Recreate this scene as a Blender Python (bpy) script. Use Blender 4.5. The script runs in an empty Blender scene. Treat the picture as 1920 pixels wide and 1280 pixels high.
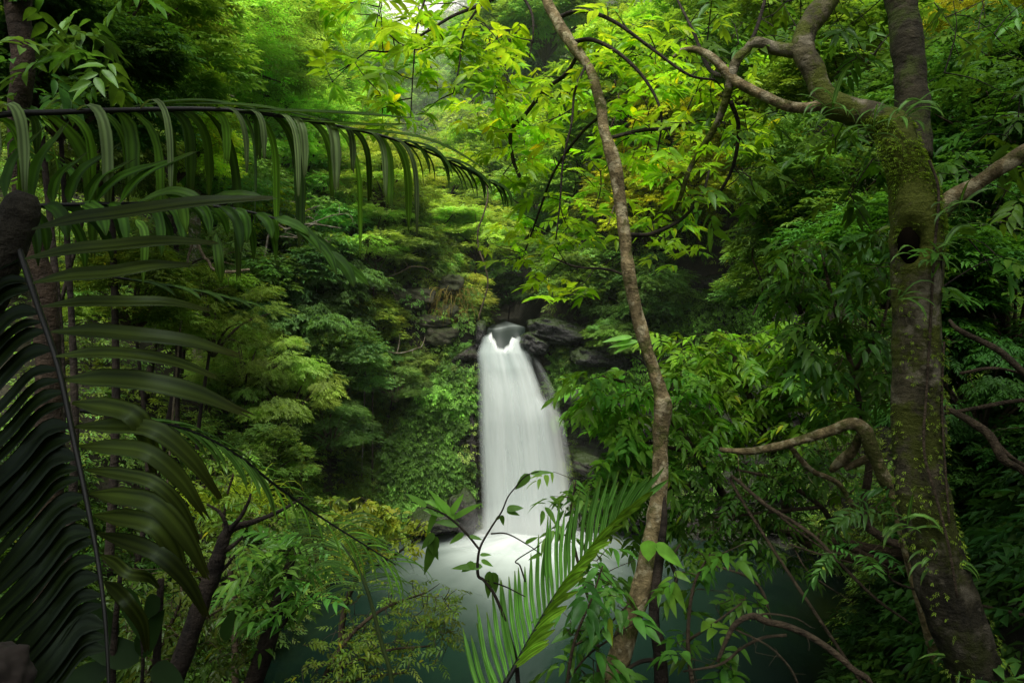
import bpy, math, random
import numpy as np

rng = np.random.default_rng(11)
random.seed(5)
scene = bpy.context.scene
COL = scene.collection
FX = 1280.0
CAMZ = 7.2


def at(px, py, Y):
    return np.array([(px - 960.0) / FX * Y, Y, CAMZ - (py - 640.0) / FX * Y])


def nrm(a):
    a = np.asarray(a, float)
    return a / np.maximum(np.linalg.norm(a, axis=-1, keepdims=True), 1e-9)


# ---------------------------------------------------------------- noise
_perm = np.random.default_rng(3).random((64, 64, 64))


def vnoise(p):
    p = np.asarray(p, float)
    i = np.floor(p).astype(int)
    f = p - i
    f = f * f * (3 - 2 * f)
    r = 0
    for dx in (0, 1):
        for dy in (0, 1):
            for dz in (0, 1):
                w = (f[..., 0] if dx else 1 - f[..., 0]) * (f[..., 1] if dy else 1 - f[..., 1]) * (f[..., 2] if dz else 1 - f[..., 2])
                r = r + w * _perm[(i[..., 0] + dx) % 64, (i[..., 1] + dy) % 64, (i[..., 2] + dz) % 64]
    return r * 2 - 1


def fbm(p, oct=4):
    p = np.asarray(p, float)
    a, s, r = 1.0, 0.0, 0
    for k in range(oct):
        r = r + a * vnoise(p * (2 ** k) + 17.3 * k)
        s += a
        a *= 0.5
    return r / s


# ---------------------------------------------------------------- mesh accumulation
class MB:
    def __init__(self):
        self.V, self.F, self.C, self.M, self.n = [], [], [], [], 0

    def add(self, V, F, C=None, m=0):
        V = np.asarray(V, float).reshape(-1, 3)
        F = np.asarray(F, int).reshape(-1, 3)
        if C is None:
            C = np.ones((len(V), 3))
        else:
            C = np.broadcast_to(np.asarray(C, float), (len(V), 3))
        self.V.append(V)
        self.F.append(F + self.n)
        self.C.append(C)
        self.M.append(np.full(len(F), m))
        self.n += len(V)

    def mesh(self, name, mats, origin=(0, 0, 0), smooth=True):
        V = np.concatenate(self.V) - np.asarray(origin, float)
        F = np.concatenate(self.F)
        C = np.concatenate(self.C)
        M = np.concatenate(self.M)
        me = bpy.data.meshes.new(name)
        me.vertices.add(len(V))
        me.vertices.foreach_set('co', V.astype(np.float32).ravel())
        me.loops.add(len(F) * 3)
        me.loops.foreach_set('vertex_index', F.astype(np.int32).ravel())
        me.polygons.add(len(F))
        me.polygons.foreach_set('loop_start', np.arange(0, len(F) * 3, 3, dtype=np.int32))
        me.polygons.foreach_set('use_smooth', np.full(len(F), smooth))
        at_ = me.color_attributes.new('Col', 'FLOAT_COLOR', 'POINT')
        rgba = np.ones((len(V), 4), np.float32)
        rgba[:, :3] = C
        at_.data.foreach_set('color', rgba.ravel())
        for m in (mats if isinstance(mats, (list, tuple)) else [mats]):
            me.materials.append(m)
        me.polygons.foreach_set('material_index', M.astype(np.int32))
        me.update()
        me.validate()
        return me

    def build(self, name, mats, parent=None, origin=None, color=None, smooth=True):
        org = (0, 0, 0) if origin is None else origin
        me = self.mesh(name, mats, org, smooth)
        o = bpy.data.objects.new(name, me)
        COL.objects.link(o)
        if parent is not None:
            o.parent = parent
            o.location = np.asarray(org, float) - np.array(parent.get('_org', (0, 0, 0)), float)
        else:
            o.location = org
        if color is not None:
            o.color = (*color, 1)
        return o


def tag(o, label, cat, group=None, kind=None):
    o['label'] = label
    o['category'] = cat
    if group:
        o['group'] = group
    if kind:
        o['kind'] = kind
    return o


def thing(name, label, cat, loc, group=None):
    o = bpy.data.objects.new(name, None)
    o.empty_display_size = 0.2
    COL.objects.link(o)
    o.location = loc
    o['_org'] = [float(v) for v in loc]
    return tag(o, label, cat, group)


def smooth_path(P, n):
    P = np.asarray(P, float)
    Q = np.vstack([2 * P[0] - P[1], P, 2 * P[-1] - P[-2]])
    d = P.shape[1]
    out = []
    seg = len(P) - 1
    ts = np.linspace(0, seg, n)
    for t in ts:
        i = min(int(t), seg - 1)
        u = t - i
        a, b, c, e = Q[i], Q[i + 1], Q[i + 2], Q[i + 3]
        out.append(0.5 * ((2 * b) + (c - a) * u + (2 * a - 5 * b + 4 * c - e) * u * u + (3 * b - a - 3 * c + e) * u ** 3))
    return np.array(out)


def tube(P, R, n=None, segs=8, noise=0.0, nfreq=6.0, cap=True, ridge=0.0, lump=None):
    P = np.asarray(P, float)
    R = np.broadcast_to(np.asarray(R, float), (len(P),))
    if n is None:
        n = max(len(P) * 4, 6)
    Q = smooth_path(np.column_stack([P, R]), n)
    P, R = Q[:, :3], np.maximum(Q[:, 3], 1e-4)
    T = nrm(np.gradient(P, axis=0))
    ref = np.array([0.3, 1, 0.1]) if abs(T[0] @ nrm([0.3, 1, 0.1])) < 0.9 else np.array([1.0, 0, 0])
    X = []
    x = nrm(np.cross(T[0], ref))
    for k in range(len(P)):
        x = nrm(x - T[k] * (x @ T[k]))
        X.append(x)
    X = np.array(X)
    Y = np.cross(T, X)
    a = np.linspace(0, 2 * math.pi, segs, endpoint=False)
    dirs = np.cos(a)[None, :, None] * X[:, None] + np.sin(a)[None, :, None] * Y[:, None]
    rr = np.broadcast_to(R[:, None], (len(P), segs)).copy()
    V = P[:, None] + dirs * rr[..., None]
    if noise:
        nn = fbm(V * nfreq, 4)
        rr = rr * (1 + noise * nn)
    if ridge:
        rr = rr * (1 + ridge * np.sin(3 * a[None] + 2.0 * P[:, 2:3]) + 0.6 * ridge * np.sin(5 * a[None] - 1.3 * P[:, 2:3] + 1))
    V = P[:, None] + dirs * rr[..., None]
    if lump is not None:
        V = lump(V, dirs)
    idx = np.arange(len(P) * segs).reshape(len(P), segs)
    A, B = idx[:-1], idx[1:]
    A2, B2 = np.roll(A, -1, 1), np.roll(B, -1, 1)
    F = np.concatenate([np.stack([A, A2, B2], -1).reshape(-1, 3), np.stack([A, B2, B], -1).reshape(-1, 3)])
    V = V.reshape(-1, 3)
    if cap:
        V = np.vstack([V, P[0], P[-1]])
        c0, c1 = len(V) - 2, len(V) - 1
        F = np.vstack([F, np.stack([np.roll(idx[0], -1), idx[0], np.full(segs, c0)], -1), np.stack([idx[-1], np.roll(idx[-1], -1), np.full(segs, c1)], -1)])
    return V, F


# ---------------------------------------------------------------- leaves
# template columns: t along the leaf, s sideways (-.5...5), h lift
T4 = (np.array([[0, 0, 0], [.42, -.5, .16], [1, 0, 0], [.42, .5, .16]]), np.array([[0, 2, 1], [0, 3, 2]]))
_t = [0, .1, .25, .5, .78, 1]
_w = [0, .26, .46, .5, .27, 0]


def _leaf_template(ts, ws, lift):
    V, F = [], []
    m, l, r = [], [], []
    for t, w in zip(ts, ws):
        m.append(len(V)); V.append([t, 0, 0])
        if w > 0:
            l.append(len(V)); V.append([t, -w, lift * w])
            r.append(len(V)); V.append([t, w, lift * w])
        else:
            l.append(m[-1]); r.append(m[-1])
    for k in range(len(ts) - 1):
        for e, flip in ((l, 0), (r, 1)):
            for tri in ((m[k], m[k + 1], e[k]), (m[k + 1], e[k + 1], e[k])):
                if len(set(tri)) == 3:
                    F.append(tri[::-1] if flip else tri)
    return np.array(V, float), np.array(F)


T11 = _leaf_template(_t, _w, 0.35)
TOV = _leaf_template([0, .06, .2, .42, .7, .9, 1], [0, .3, .5, .5, .34, .12, 0], 0.25)


def leaves(mb, P, D, N, L, W, C, droop=0.2, tmpl=T4, m=0, curl=0.0):
    P, D, N = np.asarray(P, float), nrm(D), np.asarray(N, float)
    S = nrm(np.cross(D, N))
    N = np.cross(S, D)
    L = np.broadcast_to(np.asarray(L, float), (len(P),))[:, None, None]
    W = np.broadcast_to(np.asarray(W, float), (len(P),))[:, None, None]
    droop = np.broadcast_to(np.asarray(droop, float), (len(P),))[:, None]
    TV, TF = tmpl
    t, s, h = TV[:, 0][None, :, None], TV[:, 1][None, :, None], TV[:, 2][None, :, None]
    V = P[:, None] + t * L * D[:, None] + s * W * S[:, None] + h * W * N[:, None]
    V[:, :, 2] -= droop * L[:, :, 0] * TV[:, 0][None] ** 2
    if curl:
        V += (np.sin(TV[:, 0] * 9)[None, :, None] * s * curl * W) * N[:, None]
    nv = len(TV)
    F = (TF[None] + (np.arange(len(P)) * nv)[:, None, None]).reshape(-1, 3)
    C = np.broadcast_to(np.asarray(C, float), (len(P), 3))
    mb.add(V.reshape(-1, 3), F, np.repeat(C, nv, 0), m)


def sprays(mb, P, D, N, n, twig, L, W, C, droop=0.25, spread=1.0, tmpl=T4, m=0, var=0.22, jit=0.25, yellow=0.0):
    """leafy sprigs: n leaves set alternately along a short twig, the last one at its tip"""
    P, D, N = np.asarray(P, float), nrm(D), nrm(N)
    k = len(P)
    S = nrm(np.cross(D, N))
    N = np.cross(S, D)
    twig = np.broadcast_to(np.asarray(twig, float), (k,))
    L = np.broadcast_to(np.asarray(L, float), (k,))
    W = np.broadcast_to(np.asarray(W, float), (k,))
    C = np.broadcast_to(np.asarray(C, float), (k, 3))
    dr = np.broadcast_to(np.asarray(droop, float), (k,))
    for j in range(n):
        t = (j + 0.6) / n
        side = 1 if j % 2 else -1
        ang = spread * (1.15 - 0.55 * t) if j < n - 1 else 0.05
        ang = ang + rng.normal(0, 0.15, k)
        d = D * np.cos(ang)[:, None] + S * (side * np.sin(ang))[:, None] + rng.normal(0, jit, (k, 3)) * 0.6
        nn = N + rng.normal(0, jit, (k, 3))
        p = P + D * (twig * t)[:, None]
        p[:, 2] -= dr * twig * t * t * 0.6
        size = (0.75 + 0.35 * math.sin(math.pi * min(t, .9))) * (1 + rng.normal(0, .12, k))
        cc = C * (1 + rng.normal(0, var, k))[:, None].clip(-.6, .8)
        if yellow:
            yy = (rng.random(k) < yellow)[:, None]
            cc = np.where(yy, cc * np.array([2.2, 1.35, .6]), cc)
        leaves(mb, p, d, nn, L * size, W * size, np.clip(cc, 0.02, 6), dr + rng.normal(0, .1, k), tmpl, m)


# ---------------------------------------------------------------- terrain
_xy = [-30, 0, 8, 14, 19, 23, 25.4, 26.6, 28, 40, 70, 120, 220]
_xl = [-3, -3, -4, -5, -5.6, -5.0, -3.6, -1.3, -1.15, -2.5, -9, -20, -34]
_xr = [2.4, 2.4, 4.0, 7.2, 10.2, 10.3, 9.4, 2.6, 1.2, 0.3, -6, -15, -28]


def sstep(a, b, x):
    t = np.clip((x - a) / (b - a), 0, 1)
    return t * t * (3 - 2 * t)


def ground(x, y):
    x = np.asarray(x, float)
    y = np.asarray(y, float)
    xl = np.interp(y, _xy, _xl)
    xr = np.interp(y, _xy, _xr)
    fl = np.interp(y, [-30, 1.5, 4, 8, 12, 15, 26.3, 27.2, 40, 55, 80, 120, 220], [5.6, 5.6, 4.5, 2.0, -.6, -1.6, -1.6, 7.1, 8.6, 14, 30, 52, 88])
    dl = np.maximum(xl - x, 0)
    dr = np.maximum(x - xr, 0)
    wl = np.interp(dl, [0, .6, 2, 5, 10, 30, 80], [0, 1.6, 4.2, 8.2, 13, 28, 60])
    wr = np.interp(dr, [0, .5, 2, 5, 10, 30, 80], [0, 2.6, 6.5, 11, 17, 34, 70])
    bl = np.interp(y, [2, 8, 13, 19], [.22, .38, .62, 1])
    br = np.interp(y, [2, 8, 13, 20], [.30, .62, .85, 1])
    # above the lip the walls start gentler
    up = sstep(26.5, 29, y)
    z = fl + wl * bl * (1 - .12 * up) + wr * br * (1 - .25 * up)
    n = fbm(np.stack([x * .22, y * .22, np.zeros_like(x)], -1), 4)
    z = z + n * (0.35 + 0.12 * np.minimum(dl + dr, 12))
    # keep the stream bed and the camera's standing place clear
    return z


def gnormal(x, y, e=.3):
    gx = (ground(x + e, y) - ground(x - e, y)) / (2 * e)
    gy = (ground(x, y + e) - ground(x, y - e)) / (2 * e)
    return nrm(np.stack([-gx, -gy, np.ones_like(gx)], -1))


def hit(px, py, y0=6, y1=200):
    """where the line of sight through a pixel of the photograph meets the terrain"""
    for Y in np.arange(y0, y1, .1):
        p = at(px, py, Y)
        if p[2] < ground(p[0], p[1]):
            return p
    return at(px, py, y1)


# ---------------------------------------------------------------- materials
def mat(name):
    m = bpy.data.materials.new(name)
    m.use_nodes = True
    nt = m.node_tree
    nt.nodes.clear()
    out = nt.nodes.new('ShaderNodeOutputMaterial')
    return m, nt, out


def N_(nt, typ, **kw):
    n = nt.nodes.new(typ)
    for k, v in kw.items():
        if k in n.inputs:
            n.inputs[k].default_value = v
        else:
            setattr(n, k, v)
    return n


def mixc(nt, a, b, fac, blend='MIX'):
    n = nt.nodes.new('ShaderNodeMix')
    n.data_type = 'RGBA'
    n.blend_type = blend
    for sock, v in ((n.inputs[0], fac), (n.inputs[6], a), (n.inputs[7], b)):
        if hasattr(v, 'is_output'):
            nt.links.new(v, sock)
        else:
            sock.default_value = v if not isinstance(v, tuple) else (*v, 1)
    return n.outputs[2]


def ramp(nt, src, stops):
    n = nt.nodes.new('ShaderNodeValToRGB')
    cr = n.color_ramp
    while len(cr.elements) < len(stops):
        cr.elements.new(.5)
    for e, (p, c) in zip(cr.elements, stops):
        e.position = p
        e.color = (*c, 1) if isinstance(c, tuple) else (c, c, c, 1)
    nt.links.new(src, n.inputs[0])
    return n.outputs[0]


GAIN = 3.1


def leaf_material(name, gloss=0.05, rough=0.34, trans=0.42, detail=False):
    m, nt, out = mat(name)
    lk = nt.links.new
    info = N_(nt, 'ShaderNodeObjectInfo')
    att = N_(nt, 'ShaderNodeAttribute', attribute_name='Col')
    c = mixc(nt, info.outputs['Color'], att.outputs['Color'], 1.0, 'MULTIPLY')
    geo = N_(nt, 'ShaderNodeNewGeometry')
    nz = N_(nt, 'ShaderNodeTexNoise', Scale=0.9 if not detail else 9.0, Detail=3.0)
    lk(geo.outputs['Position'], nz.inputs['Vector'])
    v = ramp(nt, nz.outputs['Fac'], [(.3, .62), (.7, 1.35)])
    c = mixc(nt, c, v, 1.0, 'MULTIPLY')
    c = mixc(nt, c, (GAIN * 1.08, GAIN * 1.08, GAIN * .70), 1.0, 'MULTIPLY')
    tc = mixc(nt, c, (1.28, 1.18, .52), 1.0, 'MULTIPLY')
    d = N_(nt, 'ShaderNodeBsdfDiffuse')
    t = N_(nt, 'ShaderNodeBsdfTranslucent')
    g = N_(nt, 'ShaderNodeBsdfGlossy', Roughness=rough)
    g.inputs['Color'].default_value = (.70, .92, .75, 1)
    lk(c, d.inputs['Color'])
    lk(tc, t.inputs['Color'])
    if detail:
        bp = N_(nt, 'ShaderNodeBump', Strength=.25, Distance=.01)
        lk(nz.outputs['Fac'], bp.inputs['Height'])
        lk(bp.outputs[0], g.inputs['Normal'])
        lk(bp.outputs[0], d.inputs['Normal'])
    mx = N_(nt, 'ShaderNodeMixShader', Fac=trans)
    lk(d.outputs[0], mx.inputs[1])
    lk(t.outputs[0], mx.inputs[2])
    lw = N_(nt, 'ShaderNodeLayerWeight', Blend=.25)
    ml = N_(nt, 'ShaderNodeMath', operation='MULTIPLY_ADD')
    lk(lw.outputs['Fresnel'], ml.inputs[0])
    ml.inputs[1].default_value = gloss * 3
    ml.inputs[2].default_value = gloss * .5
    m2 = N_(nt, 'ShaderNodeMixShader')
    lk(ml.outputs[0], m2.inputs[0])
    lk(mx.outputs[0], m2.inputs[1])
    lk(g.outputs[0], m2.inputs[2])
    lk(m2.outputs[0], out.inputs['Surface'])
    return m


LEAF = leaf_material('foliage', .018, .42, .45)
GLEAF = leaf_material('glossy_foliage', .026, .33, .42, True)
GLOW = leaf_material('thin_bright_foliage', .03, .34, .60, True)
PALM = leaf_material('palm_leaf', .03, .40, .35)


def bark_material(name, dark, light, moss=0.0, mosscol=(.034, .046, .008), scale=7.0, patch=(.28, .27, .22), patchamt=.0, band=2.2):
    m, nt, out = mat(name)
    lk = nt.links.new
    tc = N_(nt, 'ShaderNodeNewGeometry')
    mp = N_(nt, 'ShaderNodeMapping')
    mp.inputs['Scale'].default_value = (1, 1, .55)
    lk(tc.outputs['Position'], mp.inputs['Vector'])
    n1 = N_(nt, 'ShaderNodeTexNoise', Scale=scale, Detail=8.0, Roughness=.65)
    lk(mp.outputs[0], n1.inputs['Vector'])
    mp2 = N_(nt, 'ShaderNodeMapping')
    mp2.inputs['Scale'].default_value = (1, 1, band)
    lk(tc.outputs['Position'], mp2.inputs['Vector'])
    n2 = N_(nt, 'ShaderNodeTexNoise', Scale=scale * .8, Detail=5.0, Roughness=.6)
    lk(mp2.outputs[0], n2.inputs['Vector'])
    c = ramp(nt, n1.outputs['Fac'], [(.32, dark), (.68, light)])
    c = mixc(nt, c, ramp(nt, n2.outputs['Fac'], [(.35, .55), (.65, 1.2)]), .7, 'MULTIPLY')
    if patchamt:
        n3 = N_(nt, 'ShaderNodeTexNoise', Scale=scale * .9, Detail=4.0)
        lk(tc.outputs['Position'], n3.inputs['Vector'])
        c = mixc(nt, c, patch, ramp(nt, n3.outputs['Fac'], [(.62 - patchamt * .2, 0.0), (.70 - patchamt * .2, .8)]))
    if moss:
        n4 = N_(nt, 'ShaderNodeTexNoise', Scale=3.2, Detail=7.0, Roughness=.7)
        lk(tc.outputs['Position'], n4.inputs['Vector'])
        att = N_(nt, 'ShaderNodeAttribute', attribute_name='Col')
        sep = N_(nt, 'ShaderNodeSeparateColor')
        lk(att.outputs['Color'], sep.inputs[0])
        ad = N_(nt, 'ShaderNodeMath', operation='ADD')
        lk(n4.outputs['Fac'], ad.inputs[0])
        sc = N_(nt, 'ShaderNodeMath', operation='MULTIPLY_ADD')
        lk(sep.outputs[1], sc.inputs[0])
        sc.inputs[1].default_value = .3
        sc.inputs[2].default_value = -.3
        lk(sc.outputs[0], ad.inputs[1])
        mf = ramp(nt, ad.outputs[0], [(.56 - moss * .12, 0.0), (.64 - moss * .12, 1.0)])
        n5 = N_(nt, 'ShaderNodeTexNoise', Scale=60.0, Detail=4.0)
        lk(tc.outputs['Position'], n5.inputs['Vector'])
        mc = mixc(nt, mosscol, tuple(v * 2.2 for v in mosscol), n5.outputs['Fac'])
        c = mixc(nt, c, mc, mf)
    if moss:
        foot_shade = ramp(nt, sep.outputs[2], [(.0, .07), (.9, 1.0)])  # shade painted into the bark colour, from the blue channel
        c = mixc(nt, c, foot_shade, 1.0, 'MULTIPLY')
    b = N_(nt, 'ShaderNodeBsdfPrincipled', Roughness=.8)
    b.inputs['Specular IOR Level'].default_value = .25
    lk(c, b.inputs['Base Color'])
    bp = N_(nt, 'ShaderNodeBump', Strength=1.0, Distance=.05)
    mxh = N_(nt, 'ShaderNodeMath', operation='ADD')
    nf = N_(nt, 'ShaderNodeTexNoise', Scale=scale * 6, Detail=6.0, Roughness=.7)
    lk(mp.outputs[0], nf.inputs['Vector'])
    m0 = N_(nt, 'ShaderNodeMath', operation='MULTIPLY_ADD')
    lk(nf.outputs['Fac'], m0.inputs[0])
    m0.inputs[1].default_value = .35
    lk(n1.outputs['Fac'], m0.inputs[2])
    c = mixc(nt, c, ramp(nt, nf.outputs['Fac'], [(.35, .55), (.65, 1.3)]), .8, 'MULTIPLY')
    lk(m0.outputs[0], mxh.inputs[0])
    lk(n2.outputs['Fac'], mxh.inputs[1])
    lk(mxh.outputs[0], bp.inputs['Height'])
    lk(bp.outputs[0], b.inputs['Normal'])
    lk(b.outputs[0], out.inputs['Surface'])
    return m


BARK_MOSS = bark_material('mossy_bark', (.022, .020, .009), (.175, .155, .085), moss=1.15, mosscol=(.050, .062, .006), patch=(.30, .27, .19), patchamt=.45, band=2.2)
BARK_SLIM = bark_material('slim_bark', (.075, .058, .024), (.38, .30, .15), moss=.35, mosscol=(.05, .055, .012), scale=13, patch=(.44, .39, .24), patchamt=.5, band=1.6)
BARK_DARK = bark_material('dark_bark', (.012, .010, .008), (.05, .038, .026))
BARK_PALE = bark_material('pale_bark', (.09, .075, .05), (.26, .22, .15), patchamt=.5)
BARK_TWIG = bark_material('twig_bark', (.04, .03, .018), (.12, .09, .055), scale=15)
BARK_DEADPALE = bark_material('bare_wood', (.12, .09, .05), (.34, .28, .18), scale=12)


def simple_stem(name, col, rough=.5):
    m, nt, out = mat(name)
    b = N_(nt, 'ShaderNodeBsdfPrincipled', Roughness=rough)
    g = N_(nt, 'ShaderNodeNewGeometry')
    n = N_(nt, 'ShaderNodeTexNoise', Scale=30.0, Detail=4.0)
    nt.links.new(g.outputs['Position'], n.inputs['Vector'])
    c = mixc(nt, tuple(v * .6 for v in col), tuple(v * 1.4 for v in col), n.outputs['Fac'])
    nt.links.new(c, b.inputs['Base Color'])
    nt.links.new(b.outputs[0], out.inputs['Surface'])
    return m


STEM_GREEN = simple_stem('green_stem', (.05, .08, .02))
STEM_PALM = simple_stem('palm_rachis', (.0045, .0055, .0028))
HOLLOW = simple_stem('hole_shade', (.005, .004, .0025), 1.0)  # near-black colour standing in for the shade inside the knot hole
HOLLOW.node_tree.nodes['Principled BSDF'].inputs['Specular IOR Level'].default_value = 0.0


def ground_material():
    m, nt, out = mat('forest_soil')
    lk = nt.links.new
    g = N_(nt, 'ShaderNodeNewGeometry')
    n = N_(nt, 'ShaderNodeTexNoise', Scale=1.3, Detail=9.0, Roughness=.7)
    lk(g.outputs['Position'], n.inputs['Vector'])
    n2 = N_(nt, 'ShaderNodeTexNoise', Scale=6.0, Detail=8.0, Roughness=.7)
    lk(g.outputs['Position'], n2.inputs['Vector'])
    c = ramp(nt, n.outputs['Fac'], [(.3, (.012, .011, .006)), (.5, (.026, .025, .010)), (.72, (.060, .046, .026))])
    c = mixc(nt, c, ramp(nt, n2.outputs['Fac'], [(.3, .4), (.7, 1.5)]), .9, 'MULTIPLY')
    b = N_(nt, 'ShaderNodeBsdfPrincipled', Roughness=.85)
    lk(c, b.inputs['Base Color'])
    bp = N_(nt, 'ShaderNodeBump', Strength=.8, Distance=.15)
    lk(n2.outputs['Fac'], bp.inputs['Height'])
    lk(bp.outputs[0], b.inputs['Normal'])
    lk(b.outputs[0], out.inputs['Surface'])
    return m


def rock_material(name, cols, rough=.42, strata=5.0, moss=.5, mosscol=(.03, .05, .012)):
    m, nt, out = mat(name)
    lk = nt.links.new
    g = N_(nt, 'ShaderNodeNewGeometry')
    mp = N_(nt, 'ShaderNodeMapping')
    mp.inputs['Scale'].default_value = (.5, .5, strata)
    mp.inputs['Rotation'].default_value = (0, math.radians(-8), 0)
    lk(g.outputs['Position'], mp.inputs['Vector'])
    n = N_(nt, 'ShaderNodeTexNoise', Scale=.9, Detail=9.0, Roughness=.68)
    lk(mp.outputs[0], n.inputs['Vector'])
    n2 = N_(nt, 'ShaderNodeTexNoise', Scale=5.0, Detail=9.0, Roughness=.7)
    lk(g.outputs['Position'], n2.inputs['Vector'])
    c = ramp(nt, n.outputs['Fac'], [(.30, cols[0]), (.5, cols[1]), (.70, cols[2])])
    c = mixc(nt, c, ramp(nt, n2.outputs['Fac'], [(.3, .45), (.7, 1.5)]), .85, 'MULTIPLY')
    if moss:
        n4 = N_(nt, 'ShaderNodeTexNoise', Scale=.8, Detail=8.0, Roughness=.75)
        lk(g.outputs['Position'], n4.inputs['Vector'])
        sx = N_(nt, 'ShaderNodeSeparateXYZ')
        lk(g.outputs['Normal'], sx.inputs[0])
        ad = N_(nt, 'ShaderNodeMath', operation='MULTIPLY_ADD')
        lk(sx.outputs['Z'], ad.inputs[0])
        ad.inputs[1].default_value = .28
        lk(n4.outputs['Fac'], ad.inputs[2])
        c = mixc(nt, c, mosscol, ramp(nt, ad.outputs[0], [(.62 - moss * .2, 0.0), (.75 - moss * .2, .95)]))
    b = N_(nt, 'ShaderNodeBsdfPrincipled')
    lk(ramp(nt, n2.outputs['Fac'], [(.3, rough * .7), (.7, min(1, rough * 1.5))]), b.inputs['Roughness'])
    lk(c, b.inputs['Base Color'])
    bp = N_(nt, 'ShaderNodeBump', Strength=.9, Distance=.12)
    ah = N_(nt, 'ShaderNodeMath', operation='ADD')
    lk(n.outputs['Fac'], ah.inputs[0])
    lk(n2.outputs['Fac'], ah.inputs[1])
    lk(ah.outputs[0], bp.inputs['Height'])
    lk(bp.outputs[0], b.inputs['Normal'])
    lk(b.outputs[0], out.inputs['Surface'])
    return m


ROCK_WET = rock_material('wet_layered_rock', [(.006, .005, .005), (.022, .017, .015), (.062, .047, .041)], .28, 4.5, .5)
ROCK_GREY = rock_material('wet_grey_rock', [(.004, .004, .004), (.010, .010, .010), (.026, .026, .025)], .26, 3.2, .55)
ROCK_PALE = rock_material('pale_lichen_rock', [(.03, .028, .016), (.10, .095, .06), (.24, .22, .15)], .8, 1.2, .9, (.035, .045, .012))


def water_material():
    m, nt, out = mat('pool_water')
    lk = nt.links.new
    g = N_(nt, 'ShaderNodeNewGeometry')
    # distance from the plunge point, warped by noise and streaks running outwards
    sub = N_(nt, 'ShaderNodeVectorMath', operation='SUBTRACT')
    lk(g.outputs['Position'], sub.inputs[0])
    sub.inputs[1].default_value = (.35, 25.0, 0)
    sc = N_(nt, 'ShaderNodeVectorMath', operation='MULTIPLY')
    lk(sub.outputs[0], sc.inputs[0])
    sc.inputs[1].default_value = (.42, .28, 0)
    ln = N_(nt, 'ShaderNodeVectorMath', operation='LENGTH')
    lk(sc.outputs[0], ln.inputs[0])
    nm = N_(nt, 'ShaderNodeVectorMath', operation='NORMALIZE')
    lk(sub.outputs[0], nm.inputs[0])
    n1 = N_(nt, 'ShaderNodeTexNoise', Scale=5.0, Detail=4.0)
    lk(nm.outputs[0], n1.inputs['Vector'])
    n2 = N_(nt, 'ShaderNodeTexNoise', Scale=.7, Detail=4.0)
    lk(g.outputs['Position'], n2.inputs['Vector'])
    a = N_(nt, 'ShaderNodeMath', operation='MULTIPLY_ADD')
    lk(n1.outputs['Fac'], a.inputs[0])
    a.inputs[1].default_value = .7
    lk(ln.outputs['Value'], a.inputs[2])
    b = N_(nt, 'ShaderNodeMath', operation='MULTIPLY_ADD')
    lk(n2.outputs['Fac'], b.inputs[0])
    b.inputs[1].default_value = .4
    lk(a.outputs[0], b.inputs[2])
    foam = ramp(nt, b.outputs[0], [(.0, 1.0), (.38, .55), (.62, .16), (.95, 0.0)])
    mr = N_(nt, 'ShaderNodeMapRange')
    lk(b.outputs[0], mr.inputs['Value'])
    mrd = N_(nt, 'ShaderNodeMapRange')
    lk(b.outputs[0], mrd.inputs['Value'])
    mrd.inputs['From Min'].default_value = 1.0
    mrd.inputs['From Max'].default_value = 4.6
    mr.inputs['From Min'].default_value = .75
    mr.inputs['From Max'].default_value = 3.0
    foam = ramp(nt, mr.outputs[0], [(.0, 1.0), (.25, .72), (.5, .26), (.75, .06), (1.0, 0.0)])
    deep = ramp(nt, mrd.outputs[0], [(.2, (.040, .074, .053)), (.6, (.010, .027, .018)), (.95, (.0012, .0045, .003))])
    c = mixc(nt, deep, (.62, .70, .66), foam)
    bs = N_(nt, 'ShaderNodeBsdfPrincipled')
    bs.inputs['IOR'].default_value = 1.33
    bs.inputs['Specular IOR Level'].default_value = .3
    lk(c, bs.inputs['Base Color'])
    lk(ramp(nt, foam, [(0, .16), (.5, .6)]), bs.inputs['Roughness'])
    mp = N_(nt, 'ShaderNodeMapping')
    mp.inputs['Scale'].default_value = (1, .45, 1)
    lk(g.outputs['Position'], mp.inputs['Vector'])
    n3 = N_(nt, 'ShaderNodeTexNoise', Scale=1.6, Detail=3.0)
    lk(mp.outputs[0], n3.inputs['Vector'])
    bp = N_(nt, 'ShaderNodeBump', Strength=.12, Distance=.15)
    lk(n3.outputs['Fac'], bp.inputs['Height'])
    lk(bp.outputs[0], bs.inputs['Normal'])
    lk(bs.outputs[0], out.inputs['Surface'])
    return m


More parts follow.
